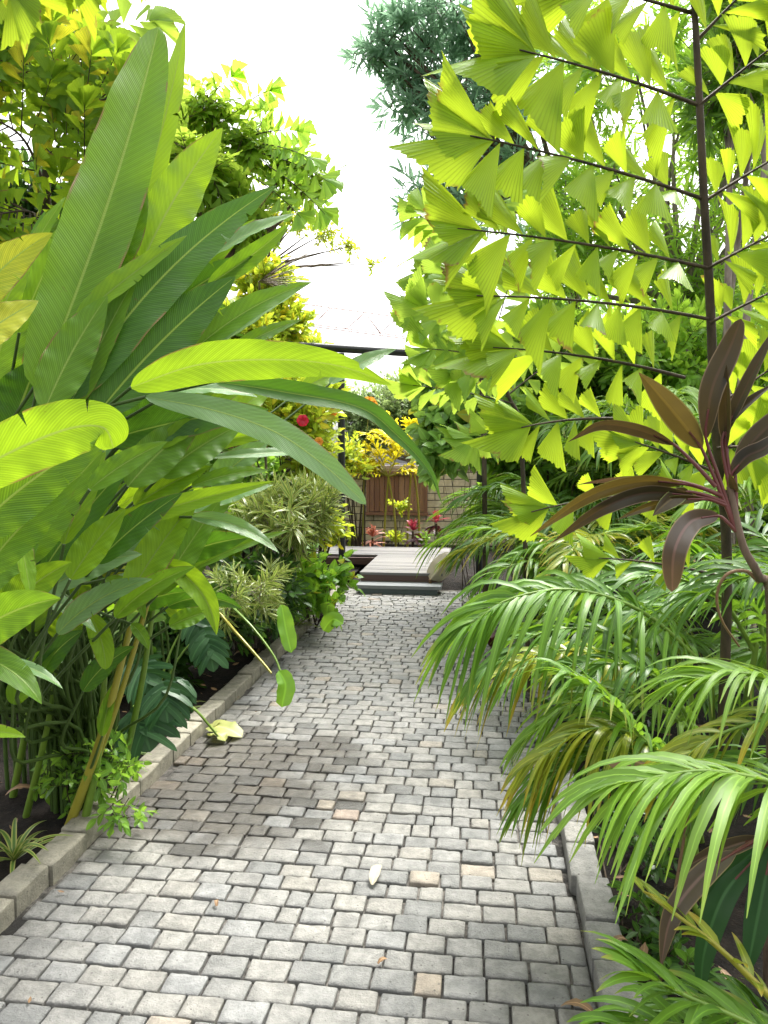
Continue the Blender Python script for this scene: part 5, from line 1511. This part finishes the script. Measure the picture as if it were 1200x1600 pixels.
# ---- right background
plant('tree', 'blue-green narrow-leaved tree leaning into the sky at the top right', 'tree', foot(P(930, 800, 9.5)), [B(645, 80, 9.5, 56, 46, 66), B(730, 140, 9.5, 70, 70, 100), B(665, 190, 9.5, 20, 30, 22), B(700, 290, 9.5, 34, 36, 40), B(700, 20, 9.3, 80, 40, 80), B(800, 60, 9.5, 90, 80, 110), B(800, 250, 9.7, 90, 100, 130), B(600, 60, 9.4, 30, 22, 24), B(572, 85, 9.4, 10, 16, 7), B(655, 310, 9.5, 22, 26, 22), B(640, 150, 9.5, 30, 30, 30)], 'lance', .38, 'tree_blue', 111, 'bark_brown', 3, .1, trunk=P(880, 330, 9.6), droop=.2, trunk_name='trunk')
plant('tree', 'small-leaved tree with sunlit gaps behind the nearest fishtail palm', 'tree', foot(P(1060, 830, 8.5)), [B(950, 120, 8.5, 110, 110, 300), B(1080, 60, 8.5, 120, 90, 280), B(1180, 200, 8.5, 100, 130, 320), B(960, 330, 8.6, 120, 110, 300), B(1120, 420, 8.6, 110, 120, 280), B(860, 420, 8.8, 90, 90, 220), B(1240, 60, 8.5, 60, 200, 220)], 'lance', .34, 'tree_light', 112, 'bark_grey', 3, .09, trunk=P(1070, 480, 8.5), gap=1.3, trunk_name='trunk')
for i, (x0, x1, d, lab) in enumerate(((1150, 1140, 6.4, 'leftmost of three slender grey trunks behind the fishtail palm'), (1180, 1168, 6.8, 'middle one of three slender grey trunks at the right edge'), (1205, 1195, 6.2, 'rightmost slender grey trunk, cut by the right edge of the view'))):
    plant('slender_tree', lab, 'tree', foot(P(x0, 850, d)), [B(x1 - 10, 130 - 20 * i, d, 60, 60, 60), B(x1 + 20, -30, d, 70, 50, 60)], 'lance', .36, 'tree_mid', 120 + i, 'bark_grey', 3, .036, trunk=P(x1, 260, d), trunk_name='trunk')
plant('shrub', 'leafy mid green shrub under the far fishtail palm on the right', 'shrub', foot(P(860, 840, 8)), [B(860, 560, 8.0, 70, 70, 260), B(810, 700, 8.0, 55, 60, 200), B(950, 600, 8.2, 90, 80, 300)], 'ovate', .30, 'tree_mid', 131)
plant('shrub', 'yellow-green shrub glowing behind the stalk of the nearest fishtail palm', 'shrub', foot(P(1080, 850, 7.5)), [B(1040, 560, 7.6, 100, 80, 260), B(1180, 600, 7.4, 80, 100, 240), B(1130, 720, 7.4, 100, 80, 240)], 'ovate', .32, 'tree_light', 132)
plant('shrub', 'wide leafy shrub filling the back of the right bed', 'shrub', foot(P(1000, 880, 9)), [B(910, 740, 9.0, 110, 70, 340), B(1050, 790, 8.6, 110, 70, 340), B(1220, 800, 8.0, 80, 110, 300), B(810, 770, 10, 50, 36, 160)], 'ovate', .34, 'tree_mid', 133)
plant('tree', 'dark tree beyond the wall at the right, behind the climber', 'tree', foot(P(800, 790, 15)), [B(840, 620, 15, 90, 80, 300), B(930, 560, 15, 120, 100, 340), B(1100, 540, 15, 130, 130, 380), B(770, 680, 15, 30, 40, 80), B(1230, 560, 14, 110, 160, 360)], 'ovate', .5, 'tree_light', 134, 'bark_brown', 3, .12, trunk=P(900, 640, 15), trunk_name='trunk')
plant('tree', 'dark tree far back on the left, behind all the left planting', 'tree', foot(P(200, 790, 14)), [B(150, 600, 14, 150, 120, 460), B(320, 610, 14, 110, 100, 400), B(0, 560, 13, 130, 160, 460), B(300, 740, 13, 140, 70, 360), B(420, 720, 14, 60, 60, 200)], 'ovate', .5, 'tree_mid', 135, 'bark_brown', 3, .12, trunk=P(200, 700, 14), trunk_name='trunk')

# ---- low ground cover on the right, under the palms
plant('ground_creeper', 'small dark creeper on the soil right behind the right kerb', 'plant', foot(P(960, 1400, 2.5), .02), [(np.array([XR + .22, 2.35, .07]), (.10, .35, .06), 30), (np.array([XR + .3, 3.1, .1]), (.15, .45, .08), 40), (np.array([XR + .24, 1.7, .06]), (.1, .3, .05), 20)], 'ovate', .13, 'tree_dark', 141, stems=3, r0=.004)
plant('ground_creeper', 'dark creeping plant under the arecas farther along the right kerb', 'plant', (XR + .4, 5.0, .02), [(np.array([XR + .35, 4.2 + i * .9, .14]), (.22, .6, .12), 50) for i in range(5)], 'ovate', .2, 'tree_dark', 142, stems=3, r0=.005)

# ---- fallen leaves
def fallen(label, px, py, L, w, ang, mat, curl=.02, z=.012):
    p = G(px, py, z)
    d = np.array([math.cos(ang), math.sin(ang), 0])
    g = Geo(); blade(g, bez(p - d * L / 2, p + Z * curl * 2, p + d * L / 2 + Z * curl * .4, 12), w, Z, 0.05, 5, .25, (.5, .6), .06, False)
    o = g.build('fallen_leaf', MAT[mat]); V = p
    o.location = (0, 0, 0)
    me = o.data
    for v in me.vertices:
        v.co -= Vector(V)
    o.location = V
    tag(o, label, 'leaf')
fallen('pale dried leaf lying in the middle of the near cobbles', 587, 1368, .125, .042, 1.5, 'dead_pale')
fallen('curled brown leaf by the right kerb at the bottom of the picture', 905, 1585, .11, .035, -.5, 'dead', .03)
fallen('tiny brown leaf on the cobbles near the bottom middle', 598, 1503, .035, .018, .6, 'dead', .01)
fallen('tiny rusty leaf wedged between setts, below and left of the pale dried leaf', 338, 1412, .03, .015, 2.0, 'dead', .01)
fallen('small brown leaf on the right kerb stones', 968, 1476, .06, .03, .3, 'dead', .02, .075)
fallen('tan curled leaf on the dark soil at the left edge', 32, 1240, .13, .06, .4, 'dead', .03, .05)
fallen('small reddish brown leaf on the soil beyond the left kerb', 375, 1024, .1, .07, .4, 'dead', .03, .06)

# loose litter on the beds and in the path edges
def litter(n, seed):
    rg = np.random.default_rng(seed)
    g = Geo(); tl = tpl_leaf(1.0, .45, -.2, .3, 4)
    k = n
    side = rg.random(k) < .5
    x = np.where(side, XL - .13 - rg.random(k) ** 1.5 * 1.6, XR + .13 + rg.random(k) ** 1.5 * 1.4)
    x[:34] = np.where(rg.random(34) < .5, XL + rg.random(34) ** 2 * .5, XR - rg.random(34) ** 2 * .6)
    y = rg.uniform(1.4, 9, k)
    z = np.where(np.abs(x - (XL + XR) / 2) > (XR - XL) / 2, .045, .006) + rg.random(k) * .012
    a = rg.random(k) * 6.28
    d = np.stack([np.cos(a), np.sin(a), rg.normal(0, .12, k)], 1)
    s = rg.uniform(.02, .07, k); s[:34] *= .45
    g.inst(tl, frame(d, nrm(np.tile(Z, (k, 1)) + rg.normal(0, .3, (k, 3)))) * s[:, None, None], np.stack([x, y, z], 1))
    tag(g.build('leaf_litter', MAT['dead']), 'scattered dry brown leaf litter along both kerbs', 'leaf litter', kind='stuff')
litter(520, 8)
